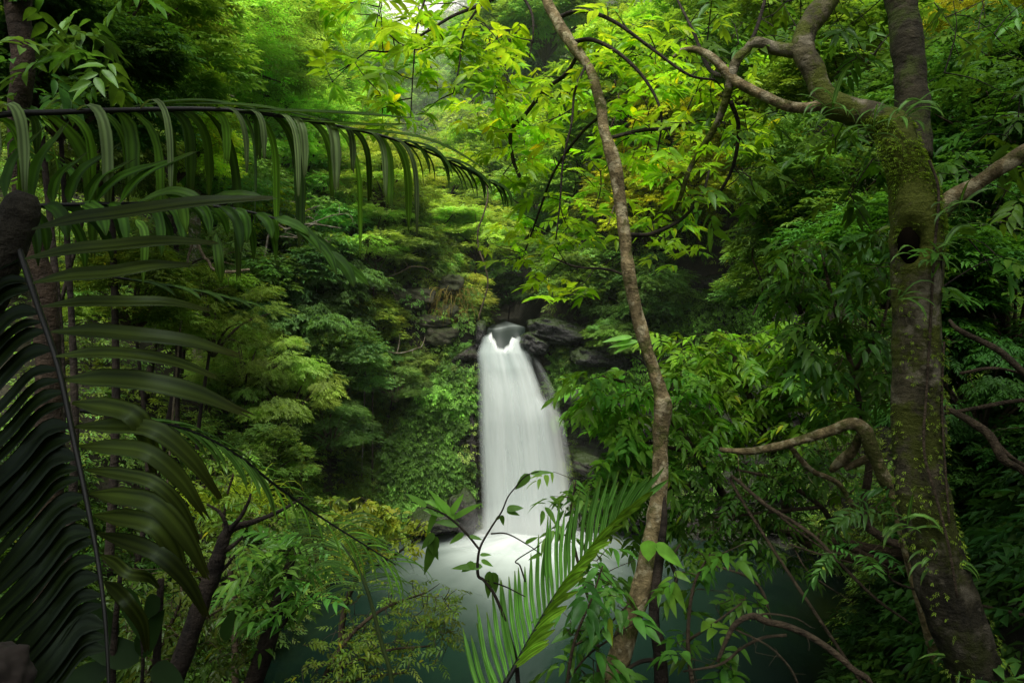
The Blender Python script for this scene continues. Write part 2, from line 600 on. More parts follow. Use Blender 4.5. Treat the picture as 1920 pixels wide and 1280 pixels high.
def fall_material(name, dens=1.0, thin=False):
    """silky falling water: Col.r = across 0..1, Col.g = down 0..1, Col.b = opacity"""
    m, nt, out = mat(name)
    lk = nt.links.new
    att = N_(nt, 'ShaderNodeAttribute', attribute_name='Col')
    mp = N_(nt, 'ShaderNodeMapping')
    mp.inputs['Scale'].default_value = (1, .10, 0)
    lk(att.outputs['Vector'], mp.inputs['Vector'])
    n1 = N_(nt, 'ShaderNodeTexNoise', Scale=6.0, Detail=4.0, Roughness=.45)
    lk(mp.outputs[0], n1.inputs['Vector'])
    mp2 = N_(nt, 'ShaderNodeMapping')
    mp2.inputs['Scale'].default_value = (1, .05, 0)
    lk(att.outputs['Vector'], mp2.inputs['Vector'])
    n2 = N_(nt, 'ShaderNodeTexNoise', Scale=13.0, Detail=3.0, Roughness=.45)
    lk(mp2.outputs[0], n2.inputs['Vector'])
    sep = N_(nt, 'ShaderNodeSeparateColor')
    lk(att.outputs['Color'], sep.inputs[0])
    mx = N_(nt, 'ShaderNodeMath', operation='MULTIPLY_ADD')
    lk(n2.outputs['Fac'], mx.inputs[0])
    mx.inputs[1].default_value = .12
    lk(n1.outputs['Fac'], mx.inputs[2])
    streak = ramp(nt, mx.outputs[0], [(.36, .45), (.72, 1.0)] if not thin else [(.5, 0.0), (.95, .9)])
    c = mixc(nt, (.44, .51, .495), (.82, .86, .845), streak)
    al = N_(nt, 'ShaderNodeMath', operation='MULTIPLY')
    # opacity: the sheet's own, thinned between the strands toward the edges
    a1 = N_(nt, 'ShaderNodeMath', operation='ADD')
    lk(sep.outputs[2], a1.inputs[0])
    s1 = N_(nt, 'ShaderNodeMath', operation='MULTIPLY_ADD')
    lk(streak, s1.inputs[0])
    s1.inputs[1].default_value = .6
    s1.inputs[2].default_value = -.42
    lk(s1.outputs[0], a1.inputs[1])
    a1.use_clamp = True
    lk(a1.outputs[0], al.inputs[0])
    al.inputs[1].default_value = dens
    al.use_clamp = True
    d = N_(nt, 'ShaderNodeBsdfDiffuse')
    t = N_(nt, 'ShaderNodeBsdfTranslucent')
    lk(c, d.inputs['Color'])
    lk(c, t.inputs['Color'])
    ms = N_(nt, 'ShaderNodeMixShader', Fac=.3)
    lk(d.outputs[0], ms.inputs[1])
    lk(t.outputs[0], ms.inputs[2])
    tr = N_(nt, 'ShaderNodeBsdfTransparent')
    mm = N_(nt, 'ShaderNodeMixShader')
    lk(al.outputs[0], mm.inputs[0])
    lk(tr.outputs[0], mm.inputs[1])
    lk(ms.outputs[0], mm.inputs[2])
    lk(mm.outputs[0], out.inputs['Surface'])
    return m


# ================================================================ SETTING
def grid(xs, ys, zf):
    X, Y = np.meshgrid(xs, ys)
    Z = zf(X, Y)
    V = np.stack([X, Y, Z], -1).reshape(-1, 3)
    idx = np.arange(len(V)).reshape(X.shape)
    A, B, C, D = idx[:-1, :-1], idx[:-1, 1:], idx[1:, 1:], idx[1:, :-1]
    F = np.concatenate([np.stack([A, B, C], -1).reshape(-1, 3), np.stack([A, C, D], -1).reshape(-1, 3)])
    return V, F


GROUND = ground_material()
xs = np.concatenate([np.arange(-220, -40, 4), np.arange(-40, -14, .8), np.arange(-14, 18, .3), np.arange(18, 45, .8), np.arange(45, 221, 4)])
ys = np.concatenate([np.arange(-30, -2, 1.5), np.arange(-2, 24, .35), np.arange(24, 30, .15), np.arange(30, 60, .6), np.arange(60, 260, 3)])
mb = MB()
V, F = grid(xs, ys, ground)
mb.add(V, F)
tag(mb.build('ground', GROUND), 'dark leafy soil of the gorge sides and banks', 'ground', kind='structure')

mb = MB()
V, F = grid(np.linspace(-14, 16, 60), np.linspace(6, 27.5, 60), lambda x, y: 0 * x)
mb.add(V, F)
tag(mb.build('pool_water', water_material()), 'dark green plunge pool whitened by foam below the waterfall', 'water', kind='structure')


# layered rock wall behind and beside the fall
def strata(x, z, seed=0, amp=.55):
    zz = z + .13 * x + .25 * fbm(np.stack([x * .5, z * .15, np.full_like(x, seed)], -1), 3)
    k = zz / .42
    i = np.floor(k)
    f = k - i
    h = vnoise(np.stack([i * 3.7 + seed, np.floor(x * .9 + i * .37) * 2.1, i * 0 + .5], -1))
    h2 = vnoise(np.stack([i * 5.1 + seed, x * .7, i * 0 + 9.5], -1))
    edge = sstep(0, .22, f) * (1 - .8 * sstep(.8, 1, f))
    big = fbm(np.stack([x * .35, z * .35, np.full_like(x, seed + 3.3)], -1), 4)
    fine = fbm(np.stack([x * 2.2, z * 4.5, np.full_like(x, seed + 8.1)], -1), 4)
    return amp * (.5 * h * edge + .5 * h2 * edge + .9 * big + .25 * fine)


def cliff_mesh(x0, x1, z0, ztop, yf, seed, dens=.07):
    us = np.arange(x0, x1, dens)
    vs = np.linspace(0, 1, int((12) / dens))
    X, Vv = np.meshgrid(us, vs)
    Zt = ztop(X)
    Z = z0 + (Zt - z0) * Vv
    Y = yf(X, Z) - strata(X, Z, seed)
    P = np.stack([X, Y, Z], -1)
    # roll the top edge back into the slope
    r, c = X.shape
    back = np.stack([X[-1], Y[-1] + 3.0, Zt[0] + .6], -1)[None]
    P = np.concatenate([P, back])
    V = P.reshape(-1, 3)
    idx = np.arange(len(V)).reshape(r + 1, c)
    A, B, C, D = idx[:-1, :-1], idx[:-1, 1:], idx[1:, 1:], idx[1:, :-1]
    F = np.concatenate([np.stack([A, B, C], -1).reshape(-1, 3), np.stack([A, C, D], -1).reshape(-1, 3)])
    return V, F


mb = MB()
V, F = cliff_mesh(-4.6, 10.5, -1.2,
                  lambda x: np.interp(x, [-4.6, -3.4, -2.2, -1.3, -1.0, .2, .9, 1.2, 2.2, 4, 7, 10.5], [3.0, 5.0, 6.6, 7.2, 6.75, 6.75, 6.8, 7.3, 7.5, 8.5, 9.5, 10]),
                  lambda x, z: np.interp(x, [-4.6, -3, -1.6, -.9, 1.5, 2.2, 3.5, 6, 10.5], [24.6, 25.6, 26.0, 26.6, 26.7, 26.3, 25.9, 25.6, 23.6]) + .10 * (z - 1),
                  2.0)
mb.add(V, F)
tag(mb.build('cliff', ROCK_WET, smooth=False), 'wet brown layered rock wall beside and behind the waterfall', 'cliff', kind='structure')


# ---------------------------------------------------------------- rocks
def rock(px, py, Y, sx, sy, sz, seed, m, label, strat=1.0, name='boulder', rot=0.0, group=None, flat=False):
    if name == 'pale_rock':
        Y = hit(px, py, 15, 60)[1] - .15
        sx, sy, sz = sx * 1.15, sy * 1.2, sz * 1.15
    c = at(px, py, Y)
    n, k = 56, 34
    th = np.linspace(0, 2 * math.pi, n, endpoint=False)
    ph = np.linspace(0, math.pi, k)
    A, B = np.meshgrid(th, ph)
    U = np.stack([np.cos(A) * np.sin(B), np.sin(A) * np.sin(B), np.cos(B)], -1)
    U = np.sign(U) * np.abs(U) ** .75
    r = 1 + .38 * fbm(U * 1.3 + seed * 3.1, 4) + .12 * fbm(U * 4 + seed, 3)
    lay = np.floor((U[..., 2] * 3 + U[..., 0] * .6) * strat)
    r = r + .10 * vnoise(np.stack([lay * 2.3 + seed, lay * 0 + .5, lay * 0 + .5], -1))
    Vv = U * r[..., None] * np.array([sx, sy, sz])
    cs, sn = math.cos(rot), math.sin(rot)
    Vv = np.stack([Vv[..., 0] * cs + Vv[..., 2] * sn, Vv[..., 1], -Vv[..., 0] * sn + Vv[..., 2] * cs], -1) + c
    idx = np.arange(n * k).reshape(k, n)
    a, b = idx[:-1], idx[1:]
    F = np.concatenate([np.stack([a, b, np.roll(b, -1, 1)], -1).reshape(-1, 3), np.stack([a, np.roll(b, -1, 1), np.roll(a, -1, 1)], -1).reshape(-1, 3)])
    mb = MB()
    mb.add(Vv, F)
    o = mb.build(name, m, origin=c)
    return tag(o, label, 'rock', group)


rock(1050, 622, 26.8, 1.25, 1.1, .46, 4, ROCK_GREY, 'big smooth grey wet boulder at the lip of the waterfall', rot=.18)
rock(1002, 645, 26.6, .55, .9, .35, 9, ROCK_GREY, 'mossy dark rock shelf just beside the top of the falling water', rot=.3)
rock(1120, 668, 26.1, 1.0, 1.0, .42, 7, ROCK_GREY, 'overhanging mossy ledge under the grey lip boulder', rot=.1)
rock(900, 632, 27.0, .22, .5, .62, 5, ROCK_GREY, 'narrow dark rock pinching the stream where it breaks white', rot=.1)
rock(1120, 755, 25.6, 1.35, .9, .36, 12, ROCK_WET, 'brown layered slab jutting out halfway up beside the fall', rot=.25, strat=2)
rock(1170, 800, 25.3, 1.2, .8, .45, 15, ROCK_WET, 'dark shining slab below the brown layered slab', rot=.3, strat=2)
rock(1125, 880, 25.4, 1.1, .8, .4, 18, ROCK_WET, 'reddish brown wet ledge near the foot of the waterfall', rot=.3, strat=2)
rock(1190, 950, 25.0, 1.1, .9, .5, 21, ROCK_WET, 'low dark rock at the waterline beyond the slim trunk', rot=.2, strat=2)
rock(868, 960, 25.2, .55, .6, .75, 25, ROCK_WET, 'cracked blocky brown rock at the foot of the fall', rot=-.15, strat=2)
rock(815, 975, 24.8, .9, .8, .5, 28, ROCK_WET, 'flat dark waterside rock under the leafy wall', rot=-.1, strat=2)
rock(889, 840, 26.4, .15, .4, 1.6, 31, ROCK_WET, 'upright brown rock rib along the edge of the falling water', rot=-.05, strat=2)
PALE = [(752, 556, 28.0, .42, .5, .26, 'rounded pale lichen rock highest in the scree by the fall'),
        (790, 556, 28.0, .50, .5, .30, 'angular pale rock with a dark crack across it'),
        (772, 572, 27.6, .38, .4, .18, 'small flat pale stone below the cracked pale rock'),
        (846, 536, 28.6, .48, .5, .34, 'large pale rock under hanging dry grass'),
        (842, 584, 27.3, .36, .4, .28, 'pale upright rock half hidden by dry grass'),
        (815, 603, 27.0, .62, .5, .22, 'long flat pale ledge rock above the leafy wall'),
        (828, 628, 26.7, .55, .5, .34, 'pale sloping slab lowest of the scree'),
        (905, 595, 27.2, .30, .4, .18, 'small pale stone by the lip of the stream'),
        (706, 612, 27.3, .34, .4, .22, 'pale stone poking out of the dark bushes')]
for i, (px, py, Y, a, b, c, lb) in enumerate(PALE):
    rock(px, py, Y, a, b, c, 40 + 3 * i, ROCK_PALE, lb, name='pale_rock', rot=.1 * (i % 3 - 1))

# ---------------------------------------------------------------- waterfall
FALL = fall_material('falling_water')
FALL_THIN = fall_material('thin_falling_water', .85, True)
WF = thing('waterfall', 'tall silky white waterfall dropping into the green pool', 'waterfall', at(985, 1010, 25.5))
_pv = [612, 640, 662, 690, 730, 790, 870, 950, 1015]
_le = [916, 912, 903, 901, 900, 900, 903, 906, 905]
_re = [982, 978, 992, 1012, 1032, 1050, 1064, 1076, 1088]
_yy = [27.4, 26.5, 26.15, 25.95, 25.8, 25.6, 25.45, 25.3, 25.2]


def fall_sheet(dy, ub, inner, seed, solid):
    nu, nv = 90, 140
    u = np.linspace(0, 1, nu)
    v = np.linspace(0, 1, nv)
    Uu, Vv = np.meshgrid(u, v)
    topp = np.interp(u + .015 * np.sin(u * 40), [0, .06, .14, .22, .32, .45, .56, .66, .78, .88, 1], [634, 624, 622, 632, 648, 653, 645, 630, 620, 628, 652])[None]
    py = topp + (1018 - topp) * Vv
    le = np.interp(py, _pv, _le) - ub - 4
    re = np.interp(py, _pv, _re) + 1.6 * ub + 8
    yb = np.interp(py, _pv, _yy)
    px = le + (re - le) * Uu
    rid = fbm(np.stack([Uu * 7 + seed, Vv * .8, Uu * 0], -1), 3)
    y = yb - dy - .15 * rid - .45 * np.sin(Uu * math.pi) * sstep(0, .35, Vv)
    # the shelf two thirds up kicks the right-hand water outwards
    y -= .14 * sstep(.28, .40, Vv) * sstep(.45, .7, Uu)
    P = np.stack([(px - 960) / FX * y, y, CAMZ - (py - 640) / FX * y], -1)
    edge = sstep(0, .14, Uu + .04 * rid) * sstep(0, .36, 1 - Uu + .07 * rid)
    op = edge * solid + .06
    op = op * sstep(0, .03, Vv + .01 * rid) + .5 * np.exp(-((Vv - .08) / .06) ** 2) * edge
    op = np.where((Uu < .005) | (Uu > .995), 0, op)
    thinright = sstep(.62, .8, Uu) * (1 - sstep(.28, .36, Vv)) * .42
    op = op - thinright
    C = np.stack([Uu * inner, Vv * inner + seed, np.clip(op, 0, 1.6)], -1)
    idx = np.arange(nu * nv).reshape(nv, nu)
    A, B, Cc, D = idx[:-1, :-1], idx[:-1, 1:], idx[1:, 1:], idx[1:, :-1]
    F = np.concatenate([np.stack([A, Cc, B], -1).reshape(-1, 3), np.stack([A, D, Cc], -1).reshape(-1, 3)])
    return P.reshape(-1, 3), F, C.reshape(-1, 3)


for nm, args, m in (('falling_sheet', (0.0, 0, 1.0, 0.0, 1.35), FALL), ('thin_veil', (.18, 10, 1.0, 3.0, .8), FALL_THIN)):
    mb = MB()
    mb.add(*fall_sheet(*args))
    mb.build(nm, m, WF)

# chute of smooth water above the break
m, nt, out = mat('chute_water')
b = N_(nt, 'ShaderNodeBsdfPrincipled', Roughness=.4)
b.inputs['Specular IOR Level'].default_value = .12
att = N_(nt, 'ShaderNodeAttribute', attribute_name='Col')
sep = N_(nt, 'ShaderNodeSeparateColor')
nt.links.new(att.outputs['Color'], sep.inputs[0])
nt.links.new(mixc(nt, (.004, .010, .0075), (.48, .54, .52), sep.outputs[0]), b.inputs['Base Color'])
nt.links.new(b.outputs[0], out.inputs['Surface'])
CHUTE = m
mb = MB()
rows, wh = [], []
for (py, l, r, Y, ww) in ((602, 928, 948, 33, .05), (607, 922, 962, 30, .15), (611, 917, 976, 28.4, .22), (613.5, 915, 983, 27.6, .42), (616, 914, 985, 27.35, .14), (622, 913, 984, 27.1, .06), (632, 910, 984, 26.85, .05), (646, 905, 985, 26.65, .06), (660, 902, 989, 26.5, .12), (685, 900, 998, 26.4, .3), (720, 900, 1010, 26.35, .3)):
    for k in range(31):
        u_ = k / 30
        rows.append(at(l + (r - l) * u_, py + 3.0 * math.sin(u_ * 5 + 1) * (py < 640), Y) - np.array([0, .12 * math.sin(u_ * 7 + 2), 0]))
        st_ = vnoise(np.array([u_ * 9, py * .02, 3.5]))
        edge_ = .10 * math.exp(-(u_ / .10) ** 2) + .12 * math.exp(-((1 - u_) / .18) ** 2) * (py > 618)
        wh.append(float(np.clip(ww * (1 + .9 * st_) * (.25 + .75 * math.sin(math.pi * u_)), 0, 1)))
Pq, wh = np.array(rows), np.array(wh)
idx = np.arange(len(Pq)).reshape(-1, 31)
A, B, Cc, D = idx[:-1, :-1], idx[:-1, 1:], idx[1:, 1:], idx[1:, :-1]
F = np.concatenate([np.stack([A, B, Cc], -1).reshape(-1, 3), np.stack([A, Cc, D], -1).reshape(-1, 3)])
mb.add(Pq, F, np.stack([wh, wh, wh], -1))
mb.build('chute', CHUTE, WF)
# foam where the water lands
mb = MB()
n_, k_ = 64, 20
th, rr = np.meshgrid(np.linspace(0, 2 * math.pi, n_), np.linspace(0, 1, k_))
fx, fy = 0.45 + 3.0 * rr * np.cos(th), 24.7 + 1.9 * rr * np.sin(th)
fz = .012 + .22 * (1 - rr ** 1.5) * (1 + .7 * fbm(np.stack([fx * 1.2, fy * 1.2, fx * 0], -1), 3))
al = np.clip(1.25 * (1 - rr) ** .8, 0, 1.1)
idx = np.arange(n_ * k_).reshape(k_, n_)
A, B, Cc, D = idx[:-1, :-1], idx[:-1, 1:], idx[1:, 1:], idx[1:, :-1]
F = np.concatenate([np.stack([A, Cc, B], -1).reshape(-1, 3), np.stack([A, D, Cc], -1).reshape(-1, 3)])
mb.add(np.stack([fx, fy, fz], -1).reshape(-1, 3), F, np.stack([th / 3, rr * .6, al], -1).reshape(-1, 3))
mb.build('foam', FALL, WF)

# drifting spray over the foot of the fall
m, nt, out = mat('spray')
tc = N_(nt, 'ShaderNodeTexCoord')
ln = N_(nt, 'ShaderNodeVectorMath', operation='LENGTH')
nt.links.new(tc.outputs['Object'], ln.inputs[0])
mr_ = N_(nt, 'ShaderNodeMapRange')
nt.links.new(ln.outputs['Value'], mr_.inputs['Value'])
mr_.inputs['From Min'].default_value = 1.0
mr_.inputs['From Max'].default_value = .15
mr_.inputs['To Max'].default_value = .55
vs = N_(nt, 'ShaderNodeVolumeScatter')
nt.links.new(mr_.outputs[0], vs.inputs['Density'])
nt.links.new(vs.outputs[0], out.inputs['Volume'])
mb = MB()
th, ph = np.meshgrid(np.linspace(0, 2 * math.pi, 24, endpoint=False), np.linspace(.02, math.pi - .02, 14))
idx = np.arange(th.size).reshape(th.shape)
a_, b_ = idx[:-1], idx[1:]
mb.add(np.stack([np.cos(th) * np.sin(ph), np.sin(th) * np.sin(ph), np.cos(ph)], -1).reshape(-1, 3), np.concatenate([np.stack([a_, b_, np.roll(b_, -1, 1)], -1).reshape(-1, 3), np.stack([a_, np.roll(b_, -1, 1), np.roll(a_, -1, 1)], -1).reshape(-1, 3), [[idx[0, 0], idx[0, k + 1], idx[0, k]] for k in range(1, 23)], [[idx[-1, 0], idx[-1, k], idx[-1, k + 1]] for k in range(1, 23)]]))
sp_ = mb.build('spray', m, WF, origin=(0, 0, 0))
sp_.location = np.array((.45, 24.3, .55)) - np.array(WF['_org'])
sp_.scale = (2.5, 1.0, 1.0)

# ================================================================ FOREST
GREEN = (.040, .085, .018)
DEEP = (.020, .055, .016)
BLUE = (.026, .078, .034)
LIGHT = (.065, .145, .034)
YELL = (.125, .175, .016)
OLIVE = (.060, .085, .018)


def crown_mesh(name, seed, nl, flat, nspray, n, twig, L, W, tier=False, droop=.25, yellow=0.0, hang=0.0):
    """a unit crown (radius about 1) of separate leaf clumps with gaps between"""
    r = np.random.default_rng(seed)
    mb = MB()
    cs = []
    while len(cs) < nl:
        p = r.normal(0, 1, 3)
        p = p / np.linalg.norm(p) * r.uniform(.35, .95) ** .6
        p[2] = p[2] * flat + (.12 if p[2] > 0 else 0)
        if p[2] < -.45 * flat:
            continue
        cs.append(p)
    cs = np.array(cs)
    for c in cs:
        rad = r.uniform(.22, .42)
        fl = .30 if tier else .65
        u = nrm(r.normal(0, 1, (nspray, 3)))
        u[:, 2] = np.where(u[:, 2] < -.25, -u[:, 2], u[:, 2])
        P = c + u * rad * r.uniform(.55, 1.05, (nspray, 1)) * np.array([1, 1, fl])
        out = np.column_stack([u[:, :2] + c[:2] * .7, np.zeros(nspray)])
        D = nrm(out + r.normal(0, .35, (nspray, 3)) * np.array([1, 1, .6]) + np.array([0, 0, -hang]))
        Nn = np.array([0, 0, 1.0]) + u * (.25 if tier else .6) + r.normal(0, .2, (nspray, 3))
        tint = np.array([1, 1, 1]) * r.uniform(.65, 1.4) * np.array([r.uniform(.82, 1.12), 1, r.uniform(.8, 1.3)])
        sprays(mb, P, D, Nn, n, twig, L, W, tint, droop, tmpl=T4, yellow=yellow)
    # limbs reaching out into the clumps
    tb = MB()
    for c in cs[::2]:
        mid = c * .45 + np.array([0, 0, -.15])
        V, F = tube([np.array([0, 0, -.55 * flat - .1]), mid, c], [.035, .02, .006], n=8, segs=5)
        tb.add(V, F)
    return mb.mesh(name, LEAF), tb.mesh(name + '_limbs', BARK_TWIG)


CROWN = {
    'broad': crown_mesh('broad_crown', 1, 30, .75, 80, 8, .17, .082, .034, yellow=.006),
    'broad2': crown_mesh('broad_crown', 2, 34, .85, 74, 8, .16, .076, .032, yellow=.006),
    'tier': crown_mesh('tiered_crown', 3, 36, .6, 90, 12, .19, .050, .020, tier=True, droop=.15),
    'tier2': crown_mesh('tiered_crown', 4, 40, .8, 80, 12, .18, .048, .019, tier=True, droop=.2),
    'bush': crown_mesh('bushy_crown', 5, 36, .8, 90, 8, .11, .058, .026, droop=.3, yellow=.01),
    'bush2': crown_mesh('bushy_crown', 6, 30, .75, 90, 9, .12, .064, .023, droop=.4, hang=.4),
    'fine': crown_mesh('fine_crown', 7, 40, .9, 90, 12, .14, .038, .015, droop=.3, hang=.2),
}


def tree(px, py, Y, R, var, col, label, name='forest_tree', cat='tree', trunk=BARK_DARK, bend=0.0, lean=None, group=None, zs=1.0, tr=.035):
    hy = hit(px, py, 6, 130)[1]
    if 14 < Y and Y > hy - .35 * R:
        Yn = max(hy - .35 * R, 10)
        R *= Yn / Y
        Y = Yn
    c = at(px, py, Y)
    gx0, gy0 = np.meshgrid(np.arange(-9, 9.1, .6), np.arange(-3, 9.1, .6))
    gx0, gy0 = gx0 + c[0], gy0 + c[1]
    gz0 = ground(gx0, gy0)
    dz = c[2] - gz0
    cost = np.hypot(gx0 - c[0], gy0 - c[1]) * 1.5 + np.abs(dz - 1.3 * R) + 60 * (gz0 < .5) + 30 * (dz < .55 * R)
    k_ = np.unravel_index(np.argmin(cost), cost.shape)
    base = np.array([gx0[k_], gy0[k_], gz0[k_] - .15])
    t = thing(name, label, cat, base, group)
    crown, limbs = CROWN[var]
    o = bpy.data.objects.new('crown', crown)
    COL.objects.link(o)
    o.parent = t
    o.location = c - base
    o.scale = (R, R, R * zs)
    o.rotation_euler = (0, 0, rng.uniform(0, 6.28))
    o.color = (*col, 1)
    l = bpy.data.objects.new('limbs', limbs)
    COL.objects.link(l)
    l.parent = t
    l.location, l.scale, l.rotation_euler = o.location, o.scale, o.rotation_euler
    mb = MB()
    top = c + np.array([0, 0, -.1 * R])
    mid = (base * .6 + top * .4) + np.array([0, 0, .18]) * np.linalg.norm((top - base)[:2]) + np.array([rng.normal(0, .05), 0, 0]) * np.linalg.norm(top - base)
    V, F = tube([base, mid, top], [tr * R + .02, tr * .75 * R + .015, .02 * R], n=18, segs=8, noise=.15, nfreq=2)
    mb.add(V, F)
    mb.build('trunk', trunk, t)
    return t


def loc(s):
    return s


# --- slope above and beside the fall
tree(800, 440, 31.5, 2.9, 'tier', (0.155, 0.231, 0.072), 'feathery pale green tree in flat tiers above the pale rocks', zs=.75)
tree(900, 455, 30.5, 1.9, 'tier2', (0.162, 0.231, 0.064), 'small feathery pale green tree leaning over the stream lip', zs=.9)
tree(690, 455, 31.0, 2.3, 'tier2', (0.185, 0.272, 0.093), 'feathery tree darker than its neighbour, over bare twigs')
tree(830, 370, 36, 3.0, 'tier', (0.139, 0.192, 0.055), 'tiered green tree rising behind the feathery pale tree')
tree(720, 345, 38, 3.2, 'tier2', (0.142, 0.192, 0.055), 'rounded light green tree beneath the arching frond')
tree(590, 400, 30, 2.4, 'fine', (0.148, 0.274, 0.107), 'blue green fine leaved tree behind the hanging leaflets')
tree(930, 300, 40, 2.8, 'broad2', (0.114, 0.186, 0.054), 'dark round tree in the gap over the stream')
tree(870, 270, 46, 3.0, 'fine', (0.142, 0.200, 0.062), 'slender tree hung with creepers deep in the valley')
tree(560, 330, 34, 3.0, 'broad', (0.174, 0.271, 0.072), 'broad tree in the middle of the shady slope')
tree(470, 420, 24, 1.7, 'bush', (0.251, 0.326, 0.046), 'sunlit yellow green bush behind the second frond')
tree(520, 520, 24, 2.4, 'broad', (0.046, 0.094, 0.034), 'very dark broad leaved tree over the shaded bank')
tree(610, 560, 25, 2.2, 'bush2', (0.046, 0.090, 0.037), 'dark bluish bush in the hollow of the slope', name='bush', cat='bush')
tree(700, 610, 25.6, 1.3, 'bush', (0.121, 0.164, 0.034), 'small yellowish bush on a bare bent twig', name='bush', cat='bush')
tree(555, 640, 23.5, 2.1, 'bush2', (0.055, 0.108, 0.043), 'shaded leafy bush under the dark broad leaved tree', name='bush', cat='bush')
tree(640, 690, 23.5, 1.8, 'bush', (0.061, 0.118, 0.043), 'dense dark bush halfway down the slope', name='bush', cat='bush')
tree(540, 750, 20.5, 1.55, 'bush2', (0.125, 0.189, 0.055), 'rounded soft green bush catching light on the slope', name='bush', cat='bush')
tree(460, 690, 20, 1.5, 'fine', (0.110, 0.171, 0.048), 'fine leaved bush beside the rounded soft green bush', name='bush', cat='bush')
tree(620, 800, 22, 1.3, 'fine', (0.044, 0.090, 0.030), 'dark fern like bush low on the slope', name='bush', cat='bush')
tree(500, 870, 17.5, 1.1, 'bush', (0.061, 0.105, 0.030), 'low bush at the foot of the slope near the pool', name='bush', cat='bush')
tree(780, 690, 26.2, .8, 'bush2', (0.079, 0.118, 0.031), 'hanging bush under the pale sloping slab', name='bush', cat='bush')
tree(880, 560, 28.3, 1.1, 'fine', (0.133, 0.164, 0.041), 'wispy bush overhanging the stream chute', name='bush', cat='bush')
tree(740, 720, 25.0, 1.1, 'fine', (0.053, 0.097, 0.031), 'small dark bush in the middle of the leafy wall', name='bush', cat='bush')
# --- the tall slope above the fronds
tree(375, 60, 22, 3.4, 'tier2', (0.132, 0.223, 0.060), 'tall tree with two pale trunks and layered leaves', tr=.03)
tree(500, 200, 26, 2.7, 'tier', (0.156, 0.271, 0.071), 'bright layered tree beside the pale trunks')
tree(560, 110, 33, 3.4, 'tier2', (0.142, 0.242, 0.071), 'broad layered tree high on the slope')
tree(460, 60, 30, 3.0, 'broad', (0.118, 0.205, 0.053), 'dark tree behind the pale trunked tree')
tree(640, 230, 40, 3.2, 'tier', (0.174, 0.271, 0.071), 'soft bright tree at the edge of the valley')
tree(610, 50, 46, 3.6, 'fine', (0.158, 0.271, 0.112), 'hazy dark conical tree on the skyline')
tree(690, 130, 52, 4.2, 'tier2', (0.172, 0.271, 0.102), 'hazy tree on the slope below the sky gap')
tree(270, 180, 18, 2.1, 'bush', (0.124, 0.205, 0.041), 'leafy tree over the middle of the arching frond')
tree(200, 70, 13, 2.0, 'broad2', (0.065, 0.117, 0.026), 'shiny broad leaved tree at the top of the slope')
tree(280, 30, 16, 1.9, 'broad', (0.119, 0.205, 0.041), 'leafy tree touching the upper edge above the frond')
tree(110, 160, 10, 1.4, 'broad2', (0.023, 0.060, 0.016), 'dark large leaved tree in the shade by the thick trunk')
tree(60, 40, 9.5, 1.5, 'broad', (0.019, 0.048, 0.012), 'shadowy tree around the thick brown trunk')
tree(330, 280, 19, 1.7, 'bush', (0.204, 0.271, 0.045), 'sunlit bush seen between the hanging leaflets')
tree(180, 300, 13, 1.3, 'bush2', (0.052, 0.087, 0.026), 'dark bush between the two upper fronds')
tree(400, 330, 22, 2.0, 'fine', (0.085, 0.165, 0.060), 'dark fine leaved bush behind the grey leaflets')
tree(330, 480, 17, 1.6, 'fine', (0.046, 0.083, 0.028), 'dim bush behind the drooping frond')
tree(400, 600, 17, 1.5, 'fine', (0.082, 0.131, 0.028), 'small leaved bush beyond the leaflet tips')
tree(250, 560, 14, 1.3, 'bush', (0.062, 0.098, 0.020), 'dim yellowish bush between the big leaflets')
# --- deep valley
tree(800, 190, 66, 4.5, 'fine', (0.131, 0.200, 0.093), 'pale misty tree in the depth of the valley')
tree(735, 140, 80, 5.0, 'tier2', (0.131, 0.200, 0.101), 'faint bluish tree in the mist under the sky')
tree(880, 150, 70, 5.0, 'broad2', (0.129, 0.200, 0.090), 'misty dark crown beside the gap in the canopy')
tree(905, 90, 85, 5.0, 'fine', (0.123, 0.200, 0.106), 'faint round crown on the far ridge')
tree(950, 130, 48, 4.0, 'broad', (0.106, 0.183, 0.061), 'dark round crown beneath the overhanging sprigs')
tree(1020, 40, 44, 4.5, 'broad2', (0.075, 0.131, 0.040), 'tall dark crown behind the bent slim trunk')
tree(958, 552, 31, 1.1, 'bush2', (0.017, 0.036, 0.010), 'dark drooping bush added to darken the back of the stream channel', name='bush', cat='bush')  # made-up bush, near-black to stand in for the shaded recess
# --- slope beyond the slim tree
tree(1010, 400, 33, 2.3, 'broad2', (0.096, 0.168, 0.054), 'round green tree directly over the stream mouth')
tree(1090, 330, 30, 2.6, 'broad', (0.126, 0.200, 0.042), 'broad tree behind the slim trunk')
tree(1110, 530, 27.5, 1.7, 'broad2', (0.060, 0.111, 0.030), 'leafy shrub overhanging the grey lip boulder', name='bush', cat='bush')
tree(1060, 490, 29, 1.5, 'bush', (0.071, 0.123, 0.034), 'small bush hanging over the dark stream mouth', name='bush', cat='bush')
tree(1200, 560, 26.5, 1.9, 'fine', (0.038, 0.078, 0.022), 'shaded bush behind the middle of the slim trunk', name='bush', cat='bush')
tree(1150, 640, 25.2, 1.0, 'bush2', (0.053, 0.104, 0.025), 'leafy bush on the ledge below the grey boulder', name='bush', cat='bush')
tree(1200, 190, 28, 3.4, 'broad', (0.134, 0.200, 0.038), 'green tree behind the upper slim trunk')
tree(1330, 120, 27, 3.6, 'broad2', (0.090, 0.164, 0.034), 'dim tree behind the crossing branches')
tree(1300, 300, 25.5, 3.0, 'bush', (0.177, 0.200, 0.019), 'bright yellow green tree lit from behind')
tree(1400, 330, 22, 2.0, 'bush', (0.173, 0.200, 0.023), 'yellow green tree with dry brown leaves below it')
